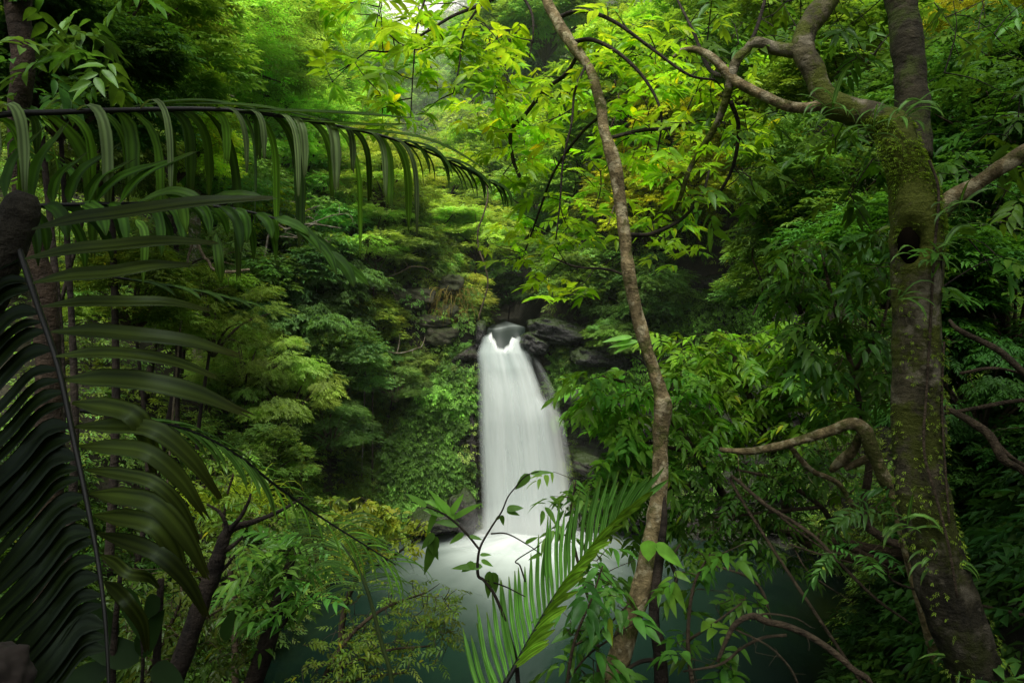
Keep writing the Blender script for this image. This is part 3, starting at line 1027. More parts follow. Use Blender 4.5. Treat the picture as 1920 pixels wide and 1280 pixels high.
tree(1210, 400, 26.5, 2.2, 'bush', (0.177, 0.200, 0.019), 'yellow green bush behind the middle of the slim trunk', name='bush', cat='bush')
tree(1430, 180, 22, 2.2, 'broad', (0.096, 0.168, 0.048), 'cool green tree framed by the forked branches')
tree(1500, 60, 20, 2.8, 'broad2', (0.048, 0.093, 0.020), 'shady tree at the upper edge between the limbs')
tree(1590, 150, 14, 1.6, 'broad', (0.056, 0.099, 0.020), 'leafy tree between the two big mossy limbs')
tree(1560, 380, 11, 1.5, 'broad2', (0.038, 0.080, 0.023), 'dark glossy tree filling the gap before the mossy trunk')
tree(1500, 520, 14, 1.3, 'broad2', (0.044, 0.088, 0.023), 'dark shrub below the dry hanging leaves', name='bush', cat='bush')
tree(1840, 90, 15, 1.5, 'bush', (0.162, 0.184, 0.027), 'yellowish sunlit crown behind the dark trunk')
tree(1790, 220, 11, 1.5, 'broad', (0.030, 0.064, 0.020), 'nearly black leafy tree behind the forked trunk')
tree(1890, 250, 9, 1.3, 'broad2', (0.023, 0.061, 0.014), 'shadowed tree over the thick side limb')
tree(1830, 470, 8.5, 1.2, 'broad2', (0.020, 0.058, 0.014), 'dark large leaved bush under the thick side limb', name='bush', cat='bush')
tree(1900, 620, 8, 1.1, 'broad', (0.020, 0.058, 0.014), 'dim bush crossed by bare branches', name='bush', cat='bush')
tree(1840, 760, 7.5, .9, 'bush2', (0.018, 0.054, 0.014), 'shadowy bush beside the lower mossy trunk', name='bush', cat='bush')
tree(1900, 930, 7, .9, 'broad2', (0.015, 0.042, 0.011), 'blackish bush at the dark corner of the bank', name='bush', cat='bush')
tree(1660, 500, 8.5, 1.0, 'broad', (0.033, 0.088, 0.016), 'leafy bush close behind the mossy trunk', name='bush', cat='bush')


# ---------------------------------------------------------------- ground cover (stuff)
def cover(name, label, xr, yr, count, rad, nsp, n, twig, L, W, col, seed, test=None, hang=.5, lift=.3, yellow=.0, maxh=1.0):
    r = np.random.default_rng(seed)
    X, Y = r.uniform(*xr, count * 8), r.uniform(*yr, count * 8)
    Nn = gnormal(X, Y)
    keep = r.random(len(X)) < (1 / np.maximum(Nn[:, 2], .12)) / 8
    Z = ground(X, Y)
    px = 960 + X / Y * FX
    py = 640 - (Z - CAMZ) / Y * FX
    keep &= (px > -250) & (px < 2170) & (py > -350) & (py < 1450) & (Z > .05)
    if test is not None:
        keep &= test(X, Y, Z, px, py)
    X, Y, Z, Nn = X[keep][:count], Y[keep][:count], Z[keep][:count], Nn[keep][:count]
    mb = MB()
    k = len(X)
    R = r.uniform(rad[0], rad[1], k)
    patch = fbm(np.stack([X * .35, Y * .35, Z * .35], -1), 3)
    tint = (np.exp(r.normal(0, .28, k) + patch * .9))[:, None] * np.column_stack([r.uniform(.8, 1.35, k), np.ones(k), r.uniform(.7, 1.25, k)])
    for j in range(nsp):
        u = nrm(r.normal(0, 1, (k, 3)) + Nn * 1.0)
        P = np.column_stack([X, Y, Z]) + Nn * (R * lift)[:, None] + u * R[:, None] * r.uniform(.5, 1.1, (k, 1)) * np.array([1, 1, .8 * maxh])
        D = nrm(u * np.array([1, 1, .3]) + Nn * .4 + r.normal(0, .35, (k, 3)) + np.array([0, 0, -hang]))
        N2 = np.array([0, 0, .8]) + Nn * .6 + r.normal(0, .25, (k, 3))
        sc = r.uniform(.75, 1.25, k)
        sprays(mb, P, D, N2, n, twig * sc, L * sc, W * sc, tint, .3, yellow=yellow)
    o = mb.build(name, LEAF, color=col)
    return tag(o, label, 'undergrowth', kind='stuff')


cover('slope_undergrowth', 'dense leafy undergrowth covering the steep slope beside the fall', (-26, -1.6), (15, 40), 2700, (.3, .8), 24, 7, .26, .115, .048, (.060, .110, .033), 21, hang=.35,
      test=lambda X, Y, Z, px, py: ~((px > 735) & (px < 915) & (py > 520) & (py < 650) & (rng.random(len(X)) < .42)))
cover('leafy_wall_creeper', 'small creeping leaves over the mossy wall just beside the waterfall', (-6.2, -1.5), (22.5, 27.6), 1300, (.12, .34), 13, 6, .17, .09, .048, (.082, .155, .038), 22, hang=.6, lift=.2,
      test=lambda X, Y, Z, px, py: ~((px > 735) & (px < 915) & (py > 520) & (py < 650) & (rng.random(len(X)) < .7)))
cover('cliff_undergrowth', 'dense shaded undergrowth on the steep cliff beyond the pool', (1.6, 30), (14, 42), 2500, (.3, .8), 22, 7, .26, .115, .048, (.045, .085, .022), 23, hang=.5)
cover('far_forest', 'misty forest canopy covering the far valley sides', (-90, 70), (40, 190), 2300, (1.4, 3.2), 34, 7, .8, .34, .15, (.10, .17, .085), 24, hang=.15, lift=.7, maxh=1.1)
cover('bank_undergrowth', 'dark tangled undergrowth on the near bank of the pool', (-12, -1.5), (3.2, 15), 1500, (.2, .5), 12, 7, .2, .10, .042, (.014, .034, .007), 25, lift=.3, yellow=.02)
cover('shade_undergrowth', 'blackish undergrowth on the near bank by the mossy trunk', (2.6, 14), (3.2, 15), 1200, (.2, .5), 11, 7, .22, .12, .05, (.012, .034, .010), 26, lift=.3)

# creepers on the rock beside the fall, hanging over the wall face
mb = MB()
r = np.random.default_rng(77)
k = 2600
X = np.where(r.random(k) < .5, r.uniform(-4.4, -1.5, k), r.uniform(1.6, 10.2, k))
Zm = np.interp(X, [-4.6, -3.4, -2.2, -1.3, 1.2, 2.2, 4, 7, 10.5], [3.0, 5.0, 6.6, 7.2, 7.3, 7.5, 8.5, 9.5, 10])
Z = r.uniform(0, 1, k) ** np.where(X < 0, .8, .5) * (Zm - .3) + .3
dens = fbm(np.stack([X * .6, Z * .6, X * 0 + 4], -1), 3)
keep = (dens > np.where(X < 0, -.12, .10)) & ~((X < -1.2) & (X > -1.75) & (rng.random(len(X)) < .7)) & ~((X > 1) & (X < 5.2) & (Z < 5.6) & (dens < .3))
X, Z = X[keep], Z[keep]
Yc = np.interp(X, [-4.6, -3, -1.6, -.9, 1.5, 2.2, 3.5, 6, 10.5], [24.6, 25.6, 26.0, 26.6, 26.7, 26.3, 25.9, 25.6, 23.6]) + .10 * (Z - 1) - strata(X, Z, 2.0) - .05
k = len(X)
tint = np.exp(r.normal(0, .35, k) + 1.0 * fbm(np.stack([X * .8, Z * .8, X * 0], -1), 3))[:, None] * np.ones(3)
for j in range(7):
    P = np.column_stack([X + r.normal(0, .18, k), Yc - r.uniform(0, .22, k), Z + r.normal(0, .18, k)])
    D = nrm(np.column_stack([r.normal(0, .7, k), r.uniform(-1, -.2, k), r.uniform(-.9, .1, k)]))
    sprays(mb, P, D, np.array([0, -.7, .7]) + r.normal(0, .25, (k, 3)), 6, .2, .12, .065, tint, .3)
tag(mb.build('rock_creeper', LEAF, color=(.055, .115, .028)), 'creeping leaves rooted on the ledges of the wet rock wall', 'creeper', kind='stuff')


# thin mist filling the valley beyond the fall
m, nt, out = mat('valley_mist')
vs = N_(nt, 'ShaderNodeVolumeScatter', Density=.0062, Anisotropy=-.35)
vs.inputs['Color'].default_value = (.86, 1.0, .92, 1)
nt.links.new(vs.outputs[0], out.inputs['Volume'])
mb = MB()
bx = np.array([[x, y, z] for x in (-120, 100) for y in (40, 150) for z in (9.5, 130)], float)
mb.add(bx, [[0, 1, 3], [0, 3, 2], [4, 6, 7], [4, 7, 5], [0, 4, 5], [0, 5, 1], [2, 3, 7], [2, 7, 6], [0, 2, 6], [0, 6, 4], [1, 5, 7], [1, 7, 3]])
tag(mb.build('mist', m, smooth=False), 'thin pale mist hanging in the far valley', 'mist', kind='stuff')
m, nt, out = mat('gorge_haze')
vs = N_(nt, 'ShaderNodeVolumeScatter', Density=.0006, Anisotropy=-.2)
vs.inputs['Color'].default_value = (.9, 1.0, .94, 1)
nt.links.new(vs.outputs[0], out.inputs['Volume'])
mb = MB()
bx = np.array([[x, y, z] for x in (-60, 60) for y in (14, 39.9) for z in (.3, 45)], float)
mb.add(bx, [[0, 1, 3], [0, 3, 2], [4, 6, 7], [4, 7, 5], [0, 4, 5], [0, 5, 1], [2, 3, 7], [2, 7, 6], [0, 2, 6], [0, 6, 4], [1, 5, 7], [1, 7, 3]])
tag(mb.build('haze', m, smooth=False), 'faint moist haze filling the gorge around the waterfall', 'mist', kind='stuff')


# white overcast standing beyond the head of the valley
m, nt, out = mat('cloud')
n = N_(nt, 'ShaderNodeTexNoise', Scale=.012, Detail=5.0)
g = N_(nt, 'ShaderNodeNewGeometry')
nt.links.new(g.outputs['Position'], n.inputs['Vector'])
d = N_(nt, 'ShaderNodeBsdfDiffuse')
nt.links.new(ramp(nt, n.outputs['Fac'], [(.3, (.66, .70, .70)), (.7, (.84, .86, .85))]), d.inputs['Color'])
nt.links.new(d.outputs[0], out.inputs['Surface'])
mb = MB()
cu, cv = np.meshgrid(np.linspace(-1, 1, 60), np.linspace(0, 1, 24))
CX, CY, CZ = 420 * np.sin(cu * 1.1) - 60, 330 * np.cos(cu * .9) + 190 * cv, 40 + 260 * cv + 14 * fbm(np.stack([cu * 6, cv * 5, cu * 0], -1), 4)
idx = np.arange(cu.size).reshape(cu.shape)
A, B, Cc, D = idx[:-1, :-1], idx[:-1, 1:], idx[1:, 1:], idx[1:, :-1]
mb.add(np.stack([CX, CY, CZ], -1).reshape(-1, 3), np.concatenate([np.stack([A, B, Cc], -1).reshape(-1, 3), np.stack([A, Cc, D], -1).reshape(-1, 3)]))
tag(mb.build('sky', m), 'bright white overcast sky above the head of the valley', 'sky', kind='structure')

# ================================================================ FOREGROUND
def pp(pts):
    return np.array([at(*p) for p in pts])


def gp(p, dx=0.0, dy=0.0):
    x, y = p[0] + dx, p[1] + dy
    return np.array([x, y, float(ground(x, y)) - .12])


def px_tube(mb, pts, rpx, n=None, segs=8, noise=.12, nfreq=8.0, **k):
    """a limb through picture points; rpx is its half width in photo pixels at each point's depth"""
    P = pp([p[:3] for p in pts])
    R = np.broadcast_to(np.asarray(rpx, float), (len(pts),)) * P[:, 1] / FX
    V, F = tube(P, R, n, segs, noise, nfreq, **k)
    mb.add(V, F)
    return smooth_path(P, len(pts) * 6)


def connect(mb, skel, pts, r0=.004, sag=.05, cost=.0):
    """thin twigs that join every sprig to the nearest wood already there"""
    skel = np.asarray(skel, float)
    pts = np.asarray(pts, float)
    d = np.min(np.linalg.norm(pts[:, None] - skel[None], axis=2), axis=1)
    for i in np.argsort(d):
        p = pts[i]
        dd = np.linalg.norm(skel - p, axis=1)
        q = skel[np.argmin(dd)]
        L = np.linalg.norm(p - q)
        mid = (p + q) / 2 + np.array([rng.normal(0, .06), rng.normal(0, .06), .10 * L + rng.normal(0, .04)]) * min(L, 1)
        C = smooth_path([q, mid, p], 5)
        V, F = tube(C, np.linspace(r0 * (1 + .8 * min(L, 1.5)), r0 * .55, 5), n=6, segs=4, cap=False)
        mb.add(V, F)
        skel = np.vstack([skel, C[1:]])


def box_points(boxes):
    P = []
    for (x0, x1, y0, y1, Y0, Y1, cnt) in boxes:
        for _ in range(cnt):
            P.append(at(rng.uniform(x0, x1), rng.uniform(y0, y1), rng.uniform(Y0, Y1)))
    return np.array(P)


def sprig_set(mb, P, n, twig, L, W, C, droop=.35, tmpl=T11, hang=.35, var=.2, yellow=.0, toward=None, jit=.28, spread=1.0, patch=.6):
    k = len(P)
    a = rng.uniform(0, 2 * math.pi, k)
    D = np.column_stack([np.cos(a), np.sin(a) * .8, rng.normal(-hang, .3, k)])
    if toward is not None:
        D = D + np.asarray(toward)
    Nn = np.array([0, -.25, 1.0]) + rng.normal(0, .25, (k, 3))
    t = np.exp(rng.normal(0, .18, k) + patch * fbm(P * .9 + 5, 3))[:, None] * np.asarray(C, float) * np.column_stack([rng.uniform(.8, 1.25, k), np.ones(k), rng.uniform(.75, 1.3, k)])
    s = rng.uniform(.72, 1.2, k)
    sprays(mb, P, D, Nn, n, twig * s, L * s, W * s, t, droop, spread, tmpl, 0, var, jit, yellow)


def pxleaf(mb, base, tip, wpx, Y, C, Y2=None, tmpl=TOV, face=(0, -.8, .6), droop=.12):
    a, b = at(*base, Y), at(*tip, Y2 or Y)
    d = b - a
    L = np.linalg.norm(d)
    b2 = b + np.array([0, 0, droop * L])
    leaves(mb, [a], [b2 - a], [face], np.linalg.norm(b2 - a), wpx * Y / FX, [C], droop * L / np.linalg.norm(b2 - a), tmpl)


def strap(mb, pts, W, nref, C, fold=.28, K=14, tip=.12, ragged=0.0, w0=.25, shear=0.0):
    """a palm leaflet: a long folded blade along a curve"""
    P = smooth_path(pts, K)
    T = nrm(np.gradient(P, axis=0))
    n = np.asarray(nref, float)
    Vs = []
    W9 = np.linspace(-1, 1, 9)
    pl = np.array([0, .16, 0, .16, 0, .16, 0, .16, 0])
    rag = rng.uniform(-.1, .8, 9) * (tip > .2)
    t = np.linspace(0, 1, K)
    prof = np.minimum(1, w0 + (1 - w0) * (t / .22)) * np.where(t > .62, 1 - (1 - tip) * ((t - .62) / .38) ** 1.6, 1)
    if ragged:
        prof = prof * (1 + ragged * np.sin(t * 23 + rng.uniform(0, 6)))
    for k in range(K):
        n = nrm(n - T[k] * (n @ T[k]))
        s = np.cross(T[k], n)
        w = W * .5 * prof[k]
        for c9 in range(9):
            q = P[k] + s * w * W9[c9] + n * w * (fold * abs(W9[c9]) ** 1.2 + pl[c9])
            if k == K - 1:
                q = q + T[k] * W * rag[c9]
            Vs.append(q)
    idx = np.arange(K * 9).reshape(K, 9)
    A, B, Cc, D = idx[:-1, :-1], idx[:-1, 1:], idx[1:, 1:], idx[1:, :-1]
    F = np.concatenate([np.stack([A, B, Cc], -1).reshape(-1, 3), np.stack([A, Cc, D], -1).reshape(-1, 3)])
    ve = rng.uniform(.55, 1.3, 9) * np.array([.7, 1.2, .75, 1.15, 1, 1.15, .75, 1.2, .7])
    ve[4] = 1.55
    cc = np.tile(ve[None], (K, 1)) * (1 + .12 * np.sin(t * 14 + rng.uniform(0, 6)))[:, None]
    cc = cc.reshape(-1, 1) * np.asarray(C, float)
    # dry brown tip
    br = np.repeat(sstep(.86, 1, t), 9)[:, None]
    cc = cc * (1 - br * .7) + np.array([1.6, 1.0, .6]) * .45 * br
    mb.add(np.array(Vs), F, cc)


def gstrap(mb, p0, d0, L, W, g, nref, C, K=14, **kw):
    P = [np.asarray(p0, float)]
    d = nrm(d0)
    st = L / (K - 1)
    for k in range(K - 1):
        P.append(P[-1] + d * st)
        d = nrm(d + np.array([0, 0, -1]) * g * st / L * (.35 + 1.6 * k / K))
    strap(mb, np.array(P), W, nref, C, K=K, **kw)


# ---------------------------------------------------------------- the large palm
def frond(parent, name, pts, rpx, label, color=(.0135, .027, .0065)):
    mb = MB()
    path = px_tube(mb, pts, rpx, segs=6, noise=.05)
    f = mb.build(name, STEM_PALM, parent)
    f['label'] = label
    f['_org'] = parent['_org']
    return f, path, color


def add_leaflet(f, fn, color):
    mb = MB()
    fn(mb)
    V0 = mb.V[0][2]
    me = mb.mesh('leaflet', PALM, V0)
    o = bpy.data.objects.new('leaflet', me)
    COL.objects.link(o)
    o.parent = f
    o.location = V0
    o.color = (*color, 1)


base = gp(at(-150, 1250, 2.3))
palm = thing('palm', 'large dark palm with long arching fronds of hanging strap leaflets', 'palm', base)
mb = MB()
V, F = tube([base, at(-230, 920, 2.4), at(-130, 710, 2.35), at(-30, 560, 2.32), at(24, 440, 2.3), at(42, 384, 2.3), at(50, 362, 2.3)], [.10, .085, .070, .066, .062, .056, .03], n=60, segs=18, noise=.22, nfreq=9)
mb.add(V, F)
st = mb.build('cut_stem', BARK_PALE, palm)
st['label'] = 'thick cut off stem of the palm'
st.data.materials[0] = bark_material('palm_stem_bark', (.022, .020, .012), (.085, .076, .055), scale=14)

# upper frond: long horizontal arch, leaflets hanging like a curtain
fA, pA, cA = frond(palm, 'frond', [(-120, 250, 2.55), (0, 216, 2.6), (100, 211, 2.65), (250, 206, 2.7), (400, 205, 2.8), (520, 217, 2.85), (620, 234, 2.9), (720, 256, 2.95), (800, 284, 3.0), (880, 322, 3.05), (962, 362, 3.1)], [7, 6.5, 6, 5, 4.5, 4, 3.5, 3, 2.4, 1.8, 1], 'long upper frond hung with a curtain of leaflets')
mm = len(pA)
TA = nrm(np.gradient(pA, axis=0))
for i in range(46):
    s = .02 + .97 * i / 45
    k = int(s * (mm - 1))
    p, T = pA[k], TA[k]
    for side in (-1, 1):
        if rng.random() < .18:
            continue
        if s < .72:
            L = rng.uniform(.24, .66) * (1 - .15 * s)
            if side < 0:
                if i % 2:
                    continue
                d = T * rng.uniform(.5, 1.0) + np.array([0, -.55, rng.uniform(-.12, .22)])
                fn = lambda mb: gstrap(mb, p, d, L * .9, rng.uniform(.024, .048), rng.uniform(5.5, 13), np.array([-.3, -.3, 1]), np.array([3.6, 2.6, 6.0]) * rng.uniform(.6, 1.5), ragged=.05, tip=.4)  # pale grey tone paints the sky sheen on these upper faces
            else:
                d = T * rng.uniform(.2, .6) + np.array([0, rng.uniform(.2, .6), rng.uniform(-.3, .25)])
                tone = rng.choice([.7, 1.1, 1.6, 2.4, 3.4])
                nr = np.array([rng.uniform(-.5, .5), -1, .2])
                fn = lambda mb: gstrap(mb, p, d, L * rng.uniform(.7, 1.35), rng.uniform(.028, .058), rng.uniform(9, 20), nr, np.array([1.15, 1.3, .7]) * tone, ragged=.06, tip=rng.uniform(.15, .7), fold=.15)
        else:
            L = .30 * (1.35 - s) * rng.uniform(.8, 1.1) + .05
            d = T * 1.3 + np.array([0, .35 * side, .25 - .2 * (side > 0)])
            fn = lambda mb: gstrap(mb, p, d, L, .034, rng.uniform(.6, 2.2) + (2.5 if rng.random() < .3 else 0), np.array([-.2, -.5, 1]), np.array([1.3, 1.5, 1.3]) * rng.uniform(.7, 1.3))
        add_leaflet(fA, fn, cA)
# blades lying along the arch toward its tip
for (a, b, c_, w) in (((420, 208), (600, 212), (778, 222), 22), ((300, 196), (470, 200), (620, 228), 20), ((560, 226), (700, 236), (770, 233), 16), ((620, 240), (800, 262), (930, 330), 16), ((250, 200), (380, 190), (520, 214), 18)):
    add_leaflet(fA, lambda mb: strap(mb, pp([(*a, 2.82), (*b, 2.85), (*c_, 2.9)]), w * 2.85 / FX * 1.2, (0, -.5, 1), (1.5, 1.6, 1.0)), cA)

# second frond
fB, pB, cB = frond(palm, 'frond', [(0, 392, 2.5), (80, 385, 2.5), (240, 382, 2.55), (370, 384, 2.6), (470, 398, 2.65), (550, 425, 2.7), (640, 492, 2.75)], [4.5, 4, 3.5, 3, 2.5, 2, 1], 'middle frond with blades raised above its rib')
TB = nrm(np.gradient(pB, axis=0))
for (a, b, w) in (((60, 383), (115, 250), 46), ((130, 383), (200, 290), 48), ((165, 383), (235, 310), 44), ((178, 382), (300, 308), 44), ((225, 382), (345, 296), 40), ((10, 372), (70, 255), 44), ((100, 384), (150, 300), 40)):
    m_ = ((a[0] + b[0]) / 2 - 12, (a[1] + b[1]) / 2 - 8)
    add_leaflet(fB, lambda mb: strap(mb, pp([(*a, 2.52), (*m_, 2.56), (*b, 2.62)]), w * 2.55 / FX, (-.5, -.8, .5), np.array([1.0, 1.25, .7]) * rng.uniform(.8, 1.5), tip=.45, w0=.12, ragged=.05), cB)
for i in range(30):
    s = .05 + .94 * i / 29
    k = int(s * (len(pB) - 1))
    p, T = pB[k], TB[k]
    L = rng.uniform(.16, .34) * (1.1 - .5 * s)
    side = 1 if i % 2 else -1
    if s < .75:
        d = T * rng.uniform(.6, 1.2) + np.array([0, .4 * side, -.15])
        g = rng.uniform(3, 8)
    else:
        d = T * 1.3 + np.array([0, .3 * side, .12])
        g = rng.uniform(.4, 2)
    tone = np.array([1.0, 1.25, .75]) * rng.uniform(.7, 1.8)
    add_leaflet(fB, lambda mb: gstrap(mb, p, d, L, rng.uniform(.034, .05), g, np.array([rng.uniform(-.3, .3), -.8, .5]), tone, ragged=.05), cB)
for (a, b, c_, w, tone) in (((310, 357), (338, 378), (350, 436), 18, 2.6), ((255, 412), (272, 440), (268, 534), 13, 4.0), ((390, 372), (450, 366), (505, 376), 20, 1.3), ((405, 440), (412, 490), (415, 530), 16, 1.5), ((262, 378), (330, 360), (400, 388), 22, 1.4)):
    add_leaflet(fB, lambda mb: strap(mb, pp([(*a, 2.5), (*b, 2.48), (*c_, 2.5)]), w * 2.5 / FX * 1.2, (-.2, -.8, .8), np.array([1.0, 1.05, .9]) * tone, ragged=.06), cB)

# great hanging frond
fC, pC, cC = frond(palm, 'frond', [(10, 400, 2.3), (40, 480, 2.28), (72, 575, 2.25), (110, 690, 2.2), (140, 830, 2.15), (165, 950, 2.1), (185, 1060, 2.05), (199, 1180, 2.0), (206, 1340, 1.95)], [6, 6, 5.5, 5, 5, 4.5, 4, 3.5, 3], 'great dark frond hanging down with blades on both sides', (.0105, .0165, .0055))
RIGHT = [((60, 430), (230, 400), (500, 372), 46), ((46, 486), (210, 462), (395, 456), 50), ((62, 530), (210, 512), (352, 498), 46), ((78, 575), (230, 566), (384, 580), 44),
         ((96, 622), (250, 628), (438, 664), 46), ((105, 668), (240, 664), (402, 706), 42), ((118, 712), (270, 716), (450, 772), 50), ((135, 755), (250, 778), (288, 880), 48),
         ((140, 800), (290, 806), (402, 918), 48), ((148, 836), (280, 850), (380, 960), 52), ((158, 880), (290, 905), (370, 1010), 46), ((168, 925), (290, 945), (385, 1075), 50),
         ((176, 965), (290, 985), (345, 1090), 44), ((184, 1000), (300, 1040), (384, 1150), 52), ((190, 1040), (240, 1075), (296, 1100), 30), ((196, 1090), (240, 1130), (275, 1215), 36)]
for (a, b, c_, w) in RIGHT:
    add_leaflet(fC, lambda mb: strap(mb, pp([(*a, 2.2), ((a[0] + b[0]) / 2, (a[1] + b[1]) / 2 - 4, 2.18), (*b, 2.15), ((b[0] + c_[0]) / 2 + 8, (b[1] + c_[1]) / 2 - 6, 2.2), (*c_, 2.28)]), w * rng.uniform(.52, .84) * 2.2 / FX, (.1, -.8, .62), np.array([1.35, 1.3, 1.0]) * rng.uniform(.6, 1.4), fold=.24, tip=.35, w0=.15, ragged=.03), cC)
for i in range(27):
    y0 = 490 + i * 28 + rng.uniform(-8, 8)
    k = np.argmin(np.abs((640 - (pC[:, 2] - CAMZ) / pC[:, 1] * FX) - y0))
    p = pC[k]
    x0 = 960 + p[0] / p[1] * FX
    Y = p[1]
    sl = .45 + .026 * i
    b = (x0 - 120, y0 + 60 + 40 * sl)
    c_ = (x0 - 250 - rng.uniform(0, 50), y0 + 190 + 60 * sl + rng.uniform(-20, 20))
    add_leaflet(fC, lambda mb: strap(mb, np.array([p, at(x0 - 50, y0 + 12, Y), at(*b, Y - .05), at(*c_, Y - .02)]), rng.uniform(22, 42) * Y / FX, (-.2, -.85, .5), np.array([.22, .27, .2]) * rng.uniform(.6, 1.2), fold=.3, tip=.3, w0=.15), cC)

# small fronds poking out below
fE, pE, cE = frond(palm, 'frond', [(215, 520, 2.7), (300, 533, 2.8), (380, 548, 2.9), (468, 570, 3.0)], [2.5, 2, 1.5, 1], 'short folded grey tipped frond')
for i in range(9):
    k = int((.1 + .85 * i / 8) * (len(pE) - 1))
    add_leaflet(fE, lambda mb: gstrap(mb, pE[k], np.array([1.0, .25 * (-1) ** i, -.1]), .2 - .008 * i, .024, .8, (0, -.4, 1), np.array([1.8, 1.9, 2.0]) * rng.uniform(.6, 1.3)), cE)
fD, pD, cD = frond(palm, 'frond', [(150, 770, 2.7), (250, 785, 2.8), (350, 805, 2.95), (440, 850, 3.1), (520, 912, 3.25), (600, 968, 3.4), (690, 1025, 3.5), (742, 1058, 3.55)], [4, 3.5, 3, 3, 2.5, 2, 1.5, 1], 'pale drooping frond with feathered end', (.040, .080, .020))
TD = nrm(np.gradient(pD, axis=0))
for i in range(44):
    s = .12 + .87 * i / 43
    k = int(s * (len(pD) - 1))
    p, T = pD[k], TD[k]
    side = 1 if i % 2 else -1
    if s < .5:
        d = T * 1.2 + np.array([0, .3 * side, .22 * side])
        L, W, g = rng.uniform(.2, .3), .030, 1.2
        tone = np.array([1.0, 1.1, 1.2]) * rng.uniform(.5, 1.3)
    else:
        d = T * 1.0 + np.array([.1, .2 * side, .55 * side])
        L, W, g = rng.uniform(.2, .34), .013, 2.0
        tone = np.array([1.0, 1.2, .8]) * rng.uniform(.7, 1.4)
    add_leaflet(fD, lambda mb: gstrap(mb, p, d, L, W, g, (0, -.5, 1), tone), cD)

# ---------------------------------------------------------------- young palm in the middle
b0 = gp(at(900, 1300, 3.3))
yp = thing('young_palm', 'young palm with one upright comb like frond before the foam', 'palm', b0)
fF, pF, cF = frond(yp, 'frond', [(880, 1380, 3.1), (935, 1300, 3.1), (985, 1215, 3.15), (1040, 1120, 3.2), (1090, 1050, 3.3), (1146, 988, 3.4), (1200, 942, 3.5)], [5, 5, 4.5, 4, 3, 2, 1], 'upright frond lit by the pool', (.062, .130, .034))
mb = MB()
V, F = tube([b0, at(870, 1420, 3.15), at(880, 1380, 3.1)], [.03, .02, .014], n=10, segs=6)
mb.add(V, F)
mb.build('stem', STEM_PALM, yp)
for i in range(36):
    s = .10 + .89 * i / 35
    k = int(s * (len(pF) - 1))
    p = pF[k]
    Y = p[1]
    x0, y0 = 960 + p[0] / Y * FX, 640 - (p[2] - CAMZ) / Y * FX
    # upper comb, blades standing nearly upright
    L = (165 if s < .55 else 165 - 140 * (s - .55)) * rng.uniform(.82, 1.1)
    ax = -55 + 115 * s + rng.normal(0, 4)
    q = (x0 + ax, y0 - math.sqrt(max(L * L - ax * ax, 100)) * (1 - .35 * max(0, s - .5)))
    add_leaflet(fF, lambda mb: strap(mb, np.array([p, at((x0 + q[0]) / 2 - 6, (y0 + q[1]) / 2, Y + .06), at(*q, Y + .14)]), 13 * Y / FX, (.8, -.6, .2), np.array([.8, .95, 1.0]) * rng.uniform(.75, 1.25), fold=.5, tip=.15, w0=.5), cF)
    if i > 6:
        L2 = (80 - 35 * s) * rng.uniform(.8, 1.15)
        q = (x0 + L2 * .80, y0 - L2 * .58 + rng.normal(0, 5))
        add_leaflet(fF, lambda mb: strap(mb, np.array([p, at((x0 + q[0]) / 2, (y0 + q[1]) / 2 - 4, Y - .05), at(*q, Y - .08)]), 12 * Y / FX, (.3, -.9, .5), np.array([1.2, 1.15, .55]) * rng.uniform(.55, 1.2), fold=.4, tip=.15, w0=.5), cF)

# ---------------------------------------------------------------- slim leaning tree
SL = [(1128, 1340, 4.55), (1165, 1215, 4.6), (1205, 1090, 4.7), (1228, 985, 4.8), (1236, 900, 4.85), (1238, 820, 4.9), (1243, 762, 4.9), (1236, 728, 4.92), (1221, 680, 4.95), (1198, 605, 5), (1180, 520, 5), (1171, 440, 5.05), (1158, 345, 5.1), (1150, 300, 5.1), (1133, 245, 5.15), (1125, 190, 5.2), (1104, 128, 5.3), (1070, 80, 5.4), (1042, 35, 5.5), (1020, -10, 5.6), (985, -90, 5.8), (930, -220, 6)]
sb = gp(pp(SL[:1])[0], -.1)
slim = thing('slim_tree', 'slim brown tree bending across the view with bright yellow green leaves', 'tree', sb)
mb = MB()
P = np.vstack([sb, pp(SL)])
R = np.array([30, 25, 23, 21, 19, 17, 15.5, 17, 14.5, 14, 14, 13.5, 13, 13, 13.5, 12, 11.5, 10.5, 12, 11, 10, 9, 6]) * .9 * P[:, 1] / FX
V, F = tube(P, R, n=190, segs=20, noise=.30, nfreq=7)
mb.add(V, F)
mb.build('trunk', BARK_SLIM, slim)
br = MB()
skel = [smooth_path(pp(SL[12:]), 40)]
